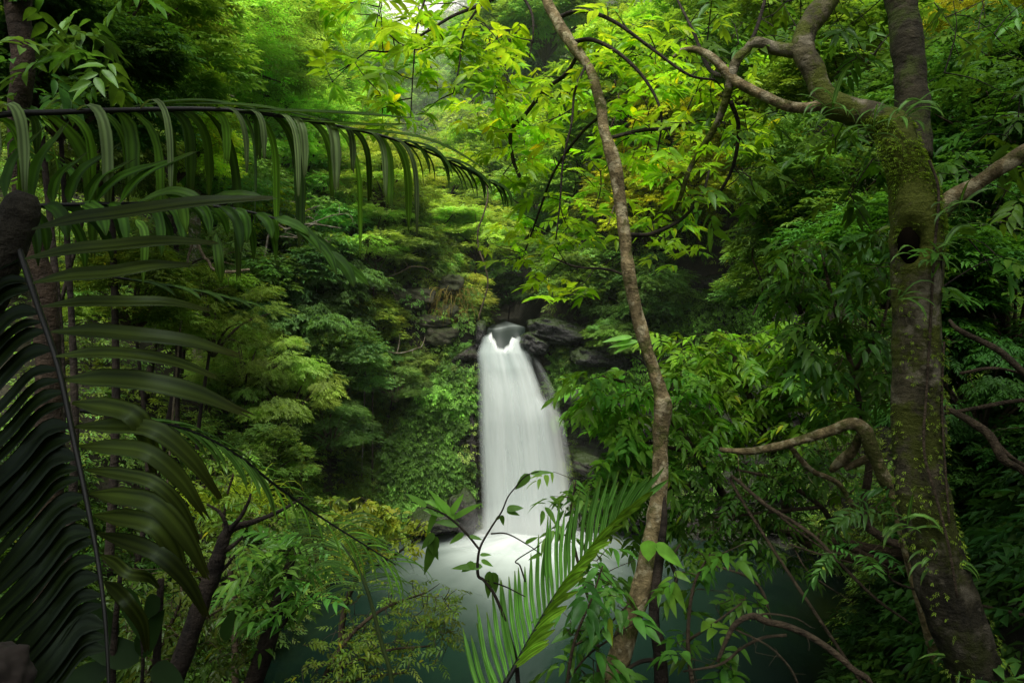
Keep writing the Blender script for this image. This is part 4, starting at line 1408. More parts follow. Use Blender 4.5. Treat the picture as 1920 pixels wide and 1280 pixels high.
BR = [([(1070, 80, 5.4), (1110, 75, 5.3), (1160, 100, 5.2), (1210, 150, 5.1), (1240, 215, 5.0), (1232, 290, 5.0)], [5, 4, 3.5, 3, 2.5, 1.5]),
      ([(1042, 35, 5.5), (1090, 20, 5.4), (1150, 40, 5.2), (1220, 90, 5.1), (1290, 140, 5.0), (1340, 150, 5)], [5, 4, 3.5, 3, 2.5, 2]),
      ([(1100, 120, 5.3), (1078, 170, 5.2), (1072, 230, 5.1), (1056, 300, 5.1), (1050, 380, 5.1), (1042, 450, 5.1)], [3, 2.5, 2, 2, 1.7, 1.2]),
      ([(1085, 100, 5.35), (1060, 140, 5.5), (1020, 170, 5.8), (985, 215, 6.0), (958, 245, 6.1), (962, 300, 6.1), (975, 335, 6.0), (955, 350, 6)], [4, 4, 3.5, 4, 4, 3.5, 3, 2]),
      ([(1020, -10, 5.6), (970, -20, 5.4), (900, 10, 5.2), (850, 30, 5.0), (800, 60, 4.9), (740, 95, 4.8), (690, 95, 4.8)], [5, 4, 3.5, 3, 2.5, 2, 1.5]),
      ([(900, 10, 5.2), (870, 60, 5.1), (860, 130, 5.0), (850, 175, 5.0)], [2.5, 2, 1.5, 1]),
      ([(800, -10, 4.9), (782, 50, 4.8), (775, 130, 4.8), (770, 220, 4.8)], [2.2, 2, 1.5, 1]),
      ([(970, -20, 5.4), (995, 20, 5.3), (1000, 60, 5.2), (992, 110, 5.2)], [3, 2.5, 2, 1.2]),
      ([(1171, 440, 5.05), (1215, 440, 5.2), (1255, 425, 5.4), (1290, 400, 5.6), (1318, 360, 5.8), (1330, 320, 6)], [5, 4, 4, 3.5, 3, 2]),
      ([(1140, 260, 5.15), (1200, 245, 5.4), (1260, 240, 5.7), (1310, 225, 6), (1360, 230, 6.2)], [4, 4, 3.5, 3, 2]),
      ([(1130, 215, 5.2), (1090, 250, 5.6), (1040, 320, 6), (1010, 400, 6.3), (985, 470, 6.4)], [3, 3, 2.5, 2, 1.5]),
      ([(1180, 520, 5), (1140, 505, 5.3), (1080, 500, 5.6), (1030, 480, 5.8)], [3, 2.5, 2, 1.3]),
      ([(800, -10, 4.9), (860, -60, 5.1), (970, -60, 5.5)], [2, 3, 4])]
for pts, r_ in BR:
    skel.append(px_tube(br, pts, r_, segs=6))
skel = np.concatenate(skel)
BOX = [(590, 720, 0, 60, 4.6, 5.4, 5), (600, 720, 110, 190, 4.6, 5.4, 7), (700, 830, 0, 110, 4.6, 5.6, 14), (700, 800, 110, 240, 4.6, 5.4, 9), (820, 960, 0, 110, 4.8, 5.8, 13),
       (800, 880, 60, 170, 4.8, 5.4, 7), (880, 1010, 60, 200, 5.0, 6.6, 24), (870, 1010, 190, 300, 5.4, 7, 18), (1000, 1130, 80, 260, 5.2, 7, 22), (940, 1040, 280, 350, 5.6, 6.6, 10),
       (1130, 1290, 0, 130, 5.0, 7, 26), (1120, 1290, 130, 300, 4.9, 7.2, 34), (1270, 1420, 110, 330, 5.2, 7.5, 24), (1020, 1160, 290, 400, 5.2, 7, 14),
       (1160, 1330, 300, 470, 5.2, 7.5, 22), (1020, 1150, 400, 470, 5.2, 6.6, 10), (930, 1010, 470, 515, 5.6, 6.3, 3), (1000, 1090, 515, 570, 5.2, 5.6, 3), (920, 1010, 400, 470, 6, 7, 6)]
SP = box_points(BOX)
connect(br, skel, SP, .0045)
br.build('branch', BARK_DARK, slim)
mb = MB()
SP = np.vstack([SP, SP[::3] + rng.normal(0, .16, SP[::3].shape)])
sprig_set(mb, SP, 8, .18, .130, .046, (1, 1, 1), droop=.22, hang=.12, yellow=.012)
# a second, paler flush at the branch ends
SP2 = SP[rng.random(len(SP)) < .45] + rng.normal(0, .12, (int(0), 3)) if False else SP[rng.random(len(SP)) < .75]
sprig_set(mb, SP2 + rng.normal(0, .1, SP2.shape), 7, .13, .105, .038, (1.3, 1.2, .8), droop=.3, hang=.25, yellow=.02)
mb.build('crown', GLOW, slim, color=(.115, .215, .020))
mb = MB()
for bp, tp, w_ in (((1215, 1012), (1216, 1052), 32), ((1228, 1020), (1282, 1066), 26), ((1196, 640), (1140, 652), 12), ((1185, 632), (1128, 642), 12), ((1192, 640), (1150, 664), 10)):
    pxleaf(mb, bp, tp, w_, 4.6, (1, 1, 1))
mb.build('foliage', GLEAF, slim, color=(.07, .17, .03))

# thin dark stems twisting beside its foot
cl = thing('climbing_stem', 'dark twisting woody climber beside the foot of the slim tree', 'climber', gp(at(1245, 1330, 4.5)))
mb = MB()
P = np.vstack([gp(at(1245, 1330, 4.5)), pp([(1238, 1235, 4.5), (1226, 1170, 4.55), (1230, 1100, 4.6), (1240, 1020, 4.7), (1246, 960, 4.75), (1240, 900, 4.86)])])
V, F = tube(P, np.array([13, 12, 10, 9, 8, 5, 1.5]) * 4.6 / FX, n=50, segs=8, noise=.25)
mb.add(V, F)
for pts, r_ in (([(1244, 1235, 4.5), (1200, 1240, 4.5), (1165, 1262, 4.45)], [5, 4, 3]), ([(1252, 1120, 4.6), (1268, 1085, 4.6), (1258, 1050, 4.62), (1275, 1020, 4.7)], [4, 3.5, 3, 2]), ([(1300, 1150, 4.6), (1265, 1115, 4.6), (1250, 1140, 4.6)], [3, 3, 3])):
    px_tube(mb, pts, r_, segs=6, noise=.2)
mb.build('stem', BARK_DARK, cl)

# ---------------------------------------------------------------- big mossy tree
MT = [(1868, 1360, 4.25), (1830, 1262, 4.3), (1782, 1140, 4.35), (1748, 1030, 4.4), (1726, 930, 4.45), (1720, 820, 4.5), (1722, 690, 4.5), (1722, 560, 4.5), (1722, 450, 4.5), (1720, 395, 4.5), (1708, 340, 4.52), (1688, 290, 4.55), (1672, 240, 4.6), (1650, 226, 4.65)]
MR = [48, 47, 47, 46, 44, 43, 42, 41, 43, 42, 36, 33, 33, 28]
HOLE = at(1712, 452, 4.36)


def burl(V, dirs):
    d = np.linalg.norm((V - HOLE) * np.array([1, .8, .75]), axis=-1)
    d2 = np.linalg.norm((V - at(1700, 380, 4.4)) * np.array([1, .8, .9]), axis=-1)
    push = .018 * np.exp(-((d - .12) / .06) ** 2) - .11 * np.exp(-(d / .075) ** 2) + .03 * np.exp(-(d2 / .12) ** 2)
    return V + dirs * push[..., None]


tb0 = gp(pp(MT[:1])[0], .08)
big = thing('mossy_tree', 'big mossy tree with a forked trunk and a dark knot hole', 'tree', tb0)
mb = MB()
P = np.vstack([tb0, pp(MT)])
R = np.array([52] + MR) * P[:, 1] / FX
V, F = tube(P, R, n=260, segs=56, noise=.16, nfreq=5, ridge=.05, lump=burl)
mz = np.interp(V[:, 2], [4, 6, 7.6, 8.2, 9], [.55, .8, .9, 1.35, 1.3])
dz = np.interp(V[:, 2], [4.2, 5.2, 6.2, 7.4, 8.2], [.0, .12, .38, .72, 1.0])  # painted shade by height, deepest at the trunk's foot
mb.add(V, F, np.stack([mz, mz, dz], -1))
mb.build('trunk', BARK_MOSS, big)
mb = MB()
U = nrm(rng.normal(0, 1, (1, 3)))
V, F = tube([HOLE + np.array([-.01, .05, .09]), HOLE + np.array([-.01, .04, .04]), HOLE + np.array([.0, .045, -.05]), HOLE + np.array([.02, .055, -.14]), HOLE + np.array([.03, .06, -.24])], [.02, .055, .062, .03, .01], n=16, segs=14, noise=.3, nfreq=20)
mb.add(V, F)
mb.build('hollow', HOLLOW, big)  # plug in the dent whose colour paints the hole's inner shade
LIMBS = [('limb', [(1675, 250, 4.6), (1640, 222, 4.65), (1595, 208, 4.7), (1560, 196, 4.72), (1540, 172, 4.75), (1527, 138, 4.78), (1508, 98, 4.8), (1510, 62, 4.85), (1532, 28, 4.9), (1560, -20, 5), (1585, -110, 5.2), (1560, -230, 5.4)], [34, 27, 24, 23, 21, 20, 20, 20, 21, 20, 17, 12], BARK_MOSS),
         ('limb', [(1712, 300, 4.62), (1712, 230, 4.72), (1708, 160, 4.78), (1702, 80, 4.85), (1690, 0, 4.95), (1672, -90, 5.1), (1670, -230, 5.3)], [30, 29, 28, 27, 26, 24, 16], bark_material('shaded_bark', (.016, .014, .007), (.07, .06, .034), moss=.6)),
         ('limb', [(1745, 410, 4.5), (1785, 372, 4.45), (1830, 345, 4.4), (1880, 312, 4.3), (1930, 283, 4.25), (2040, 235, 4.1), (2160, 160, 4)], [24, 17, 14, 14, 15, 14, 10], BARK_SLIM),
         ('limb', [(1556, 192, 4.72), (1515, 202, 4.75), (1480, 200, 4.8), (1440, 184, 4.85), (1400, 164, 4.9), (1370, 146, 4.95), (1340, 112, 5), (1310, 95, 5.05), (1282, 94, 5.1), (1262, 108, 5.15)], [12, 10, 9.5, 9, 9.5, 10, 8, 7, 5.5, 3], BARK_SLIM),
         ('limb', [(1510, 95, 4.8), (1480, 95, 4.85), (1450, 90, 4.9), (1418, 82, 4.92), (1400, 96, 4.95), (1382, 112, 4.95), (1370, 146, 4.95), (1362, 185, 5), (1345, 230, 5.1), (1318, 275, 5.2), (1292, 320, 5.3), (1276, 370, 5.4), (1265, 395, 5.5)], [15, 12, 11.5, 12, 10, 9.5, 9, 8, 7, 6, 5, 4, 3], BARK_MOSS),
         ('limb', [(1370, 190, 5), (1385, 240, 5.1), (1375, 310, 5.2), (1350, 360, 5.3), (1330, 385, 5.4)], [5, 4, 3.5, 3, 2], BARK_DARK),
         ('limb', [(1402, 92, 4.95), (1420, 50, 5), (1440, -20, 5.1)], [4, 3.5, 3], BARK_DARK),
         ('limb', [(1370, 146, 4.95), (1330, 130, 5.3), (1300, 60, 5.6), (1270, 0, 5.9)], [5, 4, 3, 2], BARK_DARK)]
skel = []
for nm, pts, r_, m_ in LIMBS:
    mb = MB()
    skel.append(px_tube(mb, pts, r_, n=len(pts) * 9, segs=18 if max(r_) > 12 else 9, noise=.2, nfreq=7))
    mb.build(nm, m_, big)
# liana on the trunk
mb = MB()
px_tube(mb, [(1742, 300, 4.36), (1760, 360, 4.33), (1752, 470, 4.32), (1745, 600, 4.34), (1738, 720, 4.33), (1732, 840, 4.3), (1752, 920, 4.25), (1778, 1020, 4.18), (1795, 1120, 4.15)], 2.6, segs=5)
px_tube(mb, [(1770, 640, 4.36), (1766, 760, 4.36), (1774, 900, 4.3), (1780, 980, 4.25)], 2.2, segs=5)
mb.build('liana', BARK_TWIG, big)
# leaves on the limbs, and an unseen leaf mass added overhead to block sun
mb = MB()
tw = MB()
SP = box_points([(1290, 1480, -20, 90, 5, 7, 18), (1480, 1660, -30, 120, 5.2, 7, 20), (1330, 1480, 180, 260, 4.9, 6, 9), (1300, 1440, 300, 400, 5.2, 6.5, 10), (1560, 1680, 240, 460, 4.6, 5.6, 14), (1500, 1640, 130, 330, 5.2, 6.5, 12),
                 (1750, 1950, -20, 160, 5.2, 7, 20), (1760, 1920, 300, 560, 4.2, 5.2, 12), (1780, 1950, 150, 320, 5, 6.5, 14)])
connect(tw, np.concatenate(skel), SP, .004)
tw.build('twig_foliage', BARK_DARK, big)
sprig_set(mb, SP, 8, .2, .13, .045, (1, 1, 1), droop=.3)
top = []  # out-of-view sprigs added to shade the near trunk
for _ in range(900):
    u = rng.normal(0, 1, 3) * np.array([1.5, 1.8, .8])
    top.append(np.array([4.0, 0.7, 13.0]) + u)
top = np.array(top)
sprig_set(mb, top, 8, .4, .26, .10, (1, 1, 1), tmpl=T4)
mb.build('crown', GLEAF, big, color=(.034, .080, .012))
# moss tufts and small epiphytes
mb = MB()
k = 2600
Pm = smooth_path(np.vstack([tb0, pp(MT)])[2:], 400)
i_ = rng.integers(0, 400, k)
i_ = np.where(rng.random(k) < .5, 400 - 1 - (i_ * .45).astype(int), i_)
a_ = rng.uniform(math.pi * 1.0, math.pi * 2.0, k)
rad = np.interp(i_, [0, 100, 400], [60, 48, 34]) * 4.5 / FX * .98
kp = fbm(np.stack([Pm[i_][:, 2] * 3, a_ * 1.5, a_ * 0], -1), 3) > -.05
i_, a_, rad = i_[kp], a_[kp], rad[kp]
k = len(i_)
P = Pm[i_] + np.column_stack([np.cos(a_) * rad, np.sin(a_) * rad, np.zeros(k)])
sprays(mb, P, np.column_stack([np.cos(a_), np.sin(a_), rng.normal(-.2, .5, k)]), rng.normal(0, .3, (k, 3)) + np.array([0, -.3, 1]), 5, .022, .014, .006, np.exp(rng.normal(0, .35, k))[:, None] * np.ones(3), .5)
mb.build('moss', LEAF, big, color=(.06, .095, .014))
mb = MB()
for (x, y, n_) in ((1690, 215, 16), (1560, 205, 12), (1640, 250, 10), (1790, 395, 14), (1740, 480, 10), (1700, 560, 5), (1690, 980, 10), (1760, 1060, 10), (1800, 1240, 6)):
    for _ in range(n_):
        a = rng.uniform(0, 6.28)
        p = at(x + rng.normal(0, 14), y + rng.normal(0, 10), 4.3)
        gstrap(mb, p, np.array([math.cos(a), -.5 * rng.random(), .5 + .5 * math.sin(a)]), rng.uniform(.12, .3), rng.uniform(.012, .03), rng.uniform(1, 4), (0, -.5, 1), np.ones(3) * rng.uniform(.5, 1.5), K=7)
mb.build('epiphyte_leaves', GLEAF, big, color=(.03, .065, .018))

# trailing leaf plant hung on the low part of the trunk
def near_shrub(name, label, cat, stems, boxes, n, twig, L, W, color, wood=BARK_TWIG, droop=.4, hang=.3, tmpl=T11, r0=.0035, yellow=.01, toward=None, leafmat=None, spread=1.0, root=True, patch=.7):
    p0 = at(*stems[0][0][0][:3])
    ex, ey = np.meshgrid(np.arange(-5, 5.1, .25), np.arange(-1, 3.1, .25))
    ez = ground(p0[0] + ex, p0[1] + ey)
    ct = np.hypot(ex, ey) + .8 * np.abs(p0[2] - ez) + 50 * (ez < .3) + 20 * (ez > p0[2])
    q_ = np.unravel_index(np.argmin(ct), ct.shape)
    b = gp(p0, ex[q_], ey[q_])
    if cat == 'shrub':
        L, W, twig = L * .7, W * .7, twig * .85
        boxes = [(*bx_[:6], int(bx_[6] * 1.9)) for bx_ in boxes]
    t = thing(name, label, cat, b)
    w_ = MB()
    sk = []
    for q, (pts, r_) in enumerate(stems):
        P = pp(pts)
        R = np.broadcast_to(np.asarray(r_, float), (len(pts),)) * P[:, 1] / FX
        if q == 0 and root:
            P = np.vstack([b, P])
            R = np.concatenate([[R[0] * 1.15], R])
        V, F = tube(P, R, None, 7, .18, 9)
        w_.add(V, F)
        sk.append(smooth_path(P, len(P) * 6))
    SP = box_points(boxes)
    if len(SP):
        connect(w_, np.concatenate(sk), SP, r0)
    w_.build('stem', wood, t)
    if len(SP):
        mb = MB()
        sprig_set(mb, SP, n, twig, L, W, (1, 1, 1), droop=droop, hang=hang, tmpl=tmpl, yellow=yellow, toward=toward, spread=spread, patch=patch)
        mb.build('foliage', leafmat or GLEAF, t, color=color)
    return t


near_shrub('shrub', 'bright glossy shrub reaching over the rocks toward the waterfall', 'shrub',
           [([(1420, 980, 8.2), (1340, 900, 8), (1270, 800, 7.8), (1200, 730, 7.6), (1130, 705, 7.5)], [9, 7, 6, 4, 2]), ([(1300, 850, 7.9), (1220, 830, 7.6), (1150, 820, 7.4)], [4, 3, 2]), ([(1340, 900, 8), (1230, 920, 7.6), (1140, 930, 7.4)], [4, 3, 2])],
           [(1080, 1180, 690, 740, 7.2, 7.8, 10), (1090, 1250, 720, 800, 7.2, 8.2, 38), (1120, 1260, 800, 900, 7.2, 8.4, 36), (1240, 1340, 690, 860, 7.4, 8.6, 40), (1100, 1200, 880, 960, 7.2, 8, 18), (1180, 1300, 880, 1000, 7.4, 8.4, 26)],
           9, .32, .19, .075, (.054, .132, .020), droop=.4)
near_shrub('shrub', 'wide sunlit shrub of pointed leaves in the middle of the bank', 'shrub',
           [([(1500, 1010, 9), (1470, 900, 8.8), (1420, 780, 8.6), (1380, 680, 8.6), (1350, 640, 8.6)], [9, 8, 6, 4, 2]), ([(1470, 900, 8.8), (1530, 780, 8.6), (1560, 690, 8.5)], [6, 4, 2])],
           [(1230, 1380, 620, 720, 8.2, 9.4, 46), (1330, 1480, 620, 760, 8, 9.4, 52), (1450, 1580, 590, 740, 8, 9.2, 44), (1320, 1500, 740, 830, 8, 9.2, 44), (1480, 1600, 720, 800, 8, 9, 26)],
           9, .34, .21, .075, (.062, .132, .015), droop=.35)
near_shrub('shrub', 'shaded shrub with long dangling leaves before the mossy trunk', 'shrub',
           [([(1640, 1000, 6.6), (1630, 860, 6.5), (1600, 700, 6.4), (1560, 560, 6.4), (1540, 470, 6.4)], [8, 7, 5, 4, 2]), ([(1600, 700, 6.4), (1650, 620, 6.2), (1670, 540, 6.2)], [4, 3, 2])],
           [(1450, 1620, 440, 560, 6, 7, 34), (1480, 1680, 560, 680, 5.8, 6.8, 40), (1540, 1690, 680, 780, 5.8, 6.8, 24), (1620, 1690, 400, 560, 5.6, 6.6, 14)],
           7, .26, .19, .068, (.030, .074, .014), droop=.5)
near_shrub('shrub', 'dim low shrub over the dark water under the crooked limb', 'shrub',
           [([(1600, 1030, 7.6), (1540, 950, 7.4), (1460, 900, 7.4), (1380, 880, 7.4)], [6, 5, 4, 2]), ([(1540, 950, 7.4), (1440, 960, 7.2), (1340, 970, 7.2)], [4, 3, 2])],
           [(1280, 1460, 850, 960, 7, 8, 40), (1440, 1600, 830, 930, 7, 7.8, 32), (1320, 1480, 930, 1000, 7, 7.6, 20), (1260, 1400, 975, 1050, 6.8, 7.6, 16), (1400, 1580, 960, 1060, 6.8, 7.6, 24)],
           9, .28, .14, .055, (.030, .072, .014))
near_shrub('fern', 'small fern like plant at the foot of the mossy trunk', 'fern',
           [([(1700, 1100, 4.9), (1660, 1060, 4.9), (1600, 1040, 4.9), (1545, 1035, 4.9)], [2.5, 2, 1.5, 1])],
           [(1550, 1680, 1015, 1060, 4.8, 5.1, 9), (1610, 1690, 900, 1000, 4.8, 5.2, 12)], 13, .26, .09, .026, (.022, .060, .018), hang=.1, spread=1.3)
near_shrub('sapling', 'leafy sapling with big drooping leaves beside the slim trunk', 'sapling',
           [([(1300, 1310, 4.3), (1290, 1200, 4.3), (1300, 1100, 4.35), (1330, 1040, 4.4)], [5, 4, 3, 2]), ([(1290, 1200, 4.3), (1350, 1160, 4.2), (1390, 1130, 4.2)], [3, 2, 1.5])],
           [(1255, 1400, 1030, 1130, 4.2, 4.7, 17), (1260, 1400, 1130, 1290, 4.1, 4.6, 20), (1400, 1430, 985, 1010, 4.5, 4.6, 1)],
           6, .17, .115, .045, (.026, .066, .012), droop=.35, hang=.35, tmpl=TOV)
near_shrub('sapling', 'thin twiggy sapling with small leaves between the comb frond and the slim trunk', 'sapling',
           [([(1060, 1330, 4.2), (1075, 1210, 4.2), (1110, 1120, 4.25), (1130, 1060, 4.3)], [3.5, 3, 2, 1.5]), ([(1075, 1210, 4.2), (1130, 1180, 4.2), (1180, 1130, 4.2)], [2.5, 2, 1.5]), ([(1060, 1280, 4.2), (1100, 1230, 4.2), (1140, 1200, 4.2), (1200, 1160, 4.3)], [2, 2, 2, 1])],
           [(1050, 1180, 1080, 1180, 4.1, 4.6, 14), (1040, 1150, 1180, 1290, 4.0, 4.5, 14), (1090, 1200, 1010, 1090, 4.6, 5.2, 12)],
           6, .2, .125, .048, (.030, .082, .020), droop=.45)
near_shrub('sapling', 'leafy sprig standing before the bottom of the fall by the comb frond', 'sapling',
           [([(1120, 1200, 5.2), (1090, 1080, 5.3), (1070, 980, 5.4), (1080, 900, 5.4)], [3.5, 3, 2.2, 1.5])],
           [(1020, 1100, 880, 960, 5.2, 5.6, 6), (1070, 1150, 890, 990, 5.3, 5.8, 8), (1030, 1080, 970, 1010, 5.2, 5.5, 3)],
           6, .18, .12, .044, (.040, .090, .018), droop=.5)

# arching sapling before the fall
sg = thing('sapling', 'thin arching sapling with few holed leaves silhouetted against the waterfall', 'sapling', gp(at(975, 1330, 3.2)))
mb = MB()
P = np.vstack([gp(at(975, 1330, 3.2)), pp([(972, 1290, 3.2), (955, 1190, 3.2), (930, 1120, 3.2), (908, 1088, 3.2), (896, 1076, 3.2), (899, 1030, 3.2), (920, 990, 3.2), (940, 960, 3.2), (952, 932, 3.2), (965, 915, 3.2), (985, 892, 3.2), (1010, 883, 3.2)])])
V, F = tube(P, np.array([5, 4.4, 3.8, 3.4, 3.1, 3.2, 2.3, 1.9, 1.6, 1.4, 1.2, 1.1, .8]) * 3.2 / FX, n=70, segs=6, noise=.12)
mb.add(V, F)
for pts, r_ in (([(899, 1030, 3.2), (870, 995, 3.22), (835, 965, 3.25), (800, 950, 3.3), (770, 940, 3.35)], [2.4, 2.2, 2, 1.6, 1]), ([(920, 1000, 3.2), (950, 1000, 3.2), (985, 1018, 3.2), (1015, 1038, 3.2)], [1.6, 1.4, 1.2, .8]), ([(905, 1085, 3.2), (945, 1098, 3.2), (985, 1118, 3.2)], [1.6, 1.4, 1]), ([(985, 1090, 3.1), (975, 1060, 3.1), (968, 1050, 3.1), (1012, 1022, 3.1)], [1.6, 1.5, 1.3, 1])):
    px_tube(mb, pts, r_, segs=5)
mb.build('stem', BARK_DARK, sg)
mb = MB()
for bp, tp, w_, tn in (((994, 890), (966, 918), 18, .7), ((994, 888), (1040, 886), 9, 1.2), ((950, 955), (982, 952), 14, 1.0), ((950, 958), (975, 966), 10, .9), ((940, 965), (944, 985), 9, .6), ((938, 968), (928, 975), 7, .8),
                      ((905, 1062), (845, 1066), 14, .9), ((890, 1056), (865, 1072), 16, 1.0), ((918, 1070), (915, 1122), 17, .6), ((924, 1072), (930, 1112), 18, .6), ((902, 1050), (925, 1062), 9, 1.2), ((900, 1040), (922, 1040), 7, 1.1),
                      ((835, 965), (792, 955), 16, 1.3), ((838, 962), (815, 935), 15, 1.7), ((850, 972), (905, 943), 12, 1.2), ((862, 985), (812, 978), 14, 1.1), ((830, 950), (795, 938), 13, 1.6), ((845, 965), (870, 925), 13, 1.5), ((820, 955), (800, 1005), 13, .7), ((870, 1000), (842, 1020), 12, 1.1), ((880, 1005), (905, 1012), 8, 1.0), ((855, 975), (800, 915), 13, 1.7), ((800, 950), (760, 925), 12, 1.3),
                      ((820, 1005), (795, 1078), 22, .45), ((805, 1010), (822, 1050), 16, .5), ((815, 1000), (790, 1030), 16, .6), ((985, 1018), (1010, 1006), 8, 1.0), ((1015, 1038), (990, 1050), 8, .9)):
    pxleaf(mb, bp, tp, w_, 3.2 + (.1 if bp[0] < 870 else 0), np.ones(3) * tn, tmpl=TOV)
mb.build('foliage', GLEAF, sg, color=(.036, .085, .014))

# crooked limb and bare branches over the dark water
def bare(name, label, paths, m=BARK_TWIG, cat='branch', root=None):
    b = at(*paths[0][0][0]) if root is None else gp(at(*root))
    t = thing(name, label, cat, b)
    mb = MB()
    for q, (pts, r_) in enumerate(paths):
        if q == 0 and root is not None:
            P = np.vstack([b, pp(pts)])
            R = np.concatenate([[np.atleast_1d(r_)[0]], np.broadcast_to(np.asarray(r_, float), (len(pts),))]) * P[:, 1] / FX
            V, F = tube(P, R, None, 9, .32, 9)
            mb.add(V, F)
        else:
            px_tube(mb, pts, r_, segs=8, noise=.2)
    # fine broken twigs along the wood
    sk = np.concatenate([smooth_path(pp(q_[0]), 14) for q_ in paths])
    dep = float(np.mean(sk[:, 1]))
    ends = sk[rng.integers(0, len(sk), 9 + 3 * len(paths))]
    ends = ends + rng.normal(0, .020, ends.shape) * dep
    connect(mb, sk, ends, .00045 * dep)
    mb.build('wood', m, t)
    return t


bare('crooked_limb', 'crooked smooth limb bent like an elbow beside the mossy trunk', [([(1690, 960, 5.6), (1660, 900, 5.6), (1638, 850, 5.6), (1622, 808, 5.6), (1600, 794, 5.65), (1560, 806, 5.7), (1510, 822, 5.8), (1460, 836, 5.9), (1400, 846, 6), (1350, 842, 6.1)], [15, 14, 13, 13, 12, 10, 8.5, 8, 7, 4]),
      ([(1612, 815, 5.65), (1598, 845, 5.8), (1572, 868, 5.9), (1560, 880, 6)], [7, 10, 10, 6]), ([(1650, 850, 5.7), (1620, 862, 5.8), (1585, 878, 5.9)], [8, 8, 6]), ([(1480, 835, 5.9), (1520, 880, 6), (1570, 905, 6.1), (1600, 950, 6.1)], [5, 5, 5, 4])], BARK_SLIM, root=(1800, 1090, 5.6))
bare('dead_branch', 'bare dead branch arching over the dark water in the corner', [([(1640, 1300, 3.9), (1600, 1255, 3.9), (1540, 1205, 3.95), (1480, 1175, 4), (1440, 1165, 4), (1412, 1154, 4), (1385, 1164, 4), (1368, 1185, 4), (1345, 1240, 4)], [5, 6, 6.5, 6, 6, 6.5, 6, 5, 3]),
      ([(1475, 1190, 4), (1430, 1195, 4.05), (1390, 1215, 4.1), (1350, 1245, 4.1), (1280, 1258, 4.1)], [3, 3, 3, 2.5, 2]), ([(1412, 1156, 4), (1440, 1150, 4), (1490, 1158, 4), (1520, 1175, 4)], [2, 2, 1.5, 1]), ([(1380, 1180, 4), (1440, 1210, 4), (1480, 1250, 4), (1500, 1290, 4)], [2, 2, 2, 1.5])], BARK_TWIG, root=(1690, 1400, 3.9))
bare('bare_branch', 'long bare twigs slanting down from the shrubs to the water', [([(1380, 920, 6), (1440, 950, 5.8), (1520, 1000, 5.5), (1570, 1050, 5.3), (1640, 1120, 5.1), (1710, 1170, 5)], [3, 3.5, 3.5, 3, 3, 2]), ([(1420, 930, 6), (1490, 990, 5.9), (1560, 1040, 5.8)], [2, 2, 1.5]), ([(1480, 1020, 5.6), (1560, 1045, 5.4), (1680, 1075, 5.2)], [1.6, 1.6, 1.2]), ([(1490, 1030, 5.6), (1520, 1075, 5.5), (1600, 1130, 5.4)], [1.3, 1.2, .8]), ([(1340, 1060, 5.2), (1400, 1080, 5.2), (1430, 1110, 5.2), (1445, 1160, 5.2)], [2, 2.5, 3, 2])], root=(1760, 1260, 5))
bare('bare_branch', 'bare pale branches crossing the shade behind the mossy trunk', [([(1990, 930, 5.6), (1915, 880, 5.6), (1880, 860, 5.6), (1855, 815, 5.7), (1820, 790, 5.8), (1770, 762, 5.9)], [7, 7, 8, 8, 7, 5]), ([(1990, 745, 5.6), (1900, 752, 5.7), (1830, 765, 5.8), (1770, 775, 5.9)], [4, 4, 4, 3]), ([(1960, 735, 5.6), (1910, 690, 5.6), (1870, 655, 5.7), (1800, 620, 5.8), (1780, 600, 5.9)], [6, 6, 6, 5, 3]), ([(1860, 820, 5.7), (1900, 860, 5.6), (1960, 890, 5.6)], [4, 4, 3]), ([(1800, 700, 5.8), (1860, 690, 5.7), (1920, 700, 5.7)], [3, 3, 2])], root=(2100, 1150, 5.6))

# ---------------------------------------------------------------- left bank
dt = bare('dead_tree', 'dark leafless dead tree leaning over the near bank', [([(318, 1310, 4.6), (345, 1220, 4.6), (378, 1130, 4.65), (402, 1070, 4.7), (416, 1022, 4.7), (432, 992, 4.75), (480, 976, 4.8), (530, 955, 4.85), (570, 930, 4.9)], [20, 18, 16, 14, 12, 8, 5, 3, 1.5]),
      ([(420, 1012, 4.7), (424, 985, 4.7), (412, 960, 4.7), (388, 945, 4.7)], [6, 4, 3, 2]), ([(428, 995, 4.72), (450, 970, 4.7), (466, 940, 4.7), (470, 925, 4.7)], [5, 4, 3, 2]), ([(416, 1035, 4.7), (440, 1020, 4.7), (455, 1005, 4.7)], [5, 4, 2]), ([(395, 1090, 4.7), (425, 1060, 4.7), (440, 1040, 4.7)], [4, 3, 2])], BARK_DARK, 'tree', root=(300, 1380, 4.6))
near_shrub('shrub', 'yellowish fine leaved shrub lit at the pool edge', 'shrub',
           [([(640, 1180, 8), (670, 1080, 8), (700, 1000, 8), (720, 960, 8)], [6, 5, 3, 2]), ([(670, 1080, 8), (740, 1040, 8), (780, 1010, 8)], [3, 2.5, 1.5])],
           [(610, 740, 930, 1000, 7.6, 8.4, 34), (640, 800, 960, 1040, 7.6, 8.4, 36), (620, 720, 1000, 1060, 7.6, 8.2, 16)],
           9, .22, .115, .048, (.095, .130, .018), droop=.3)
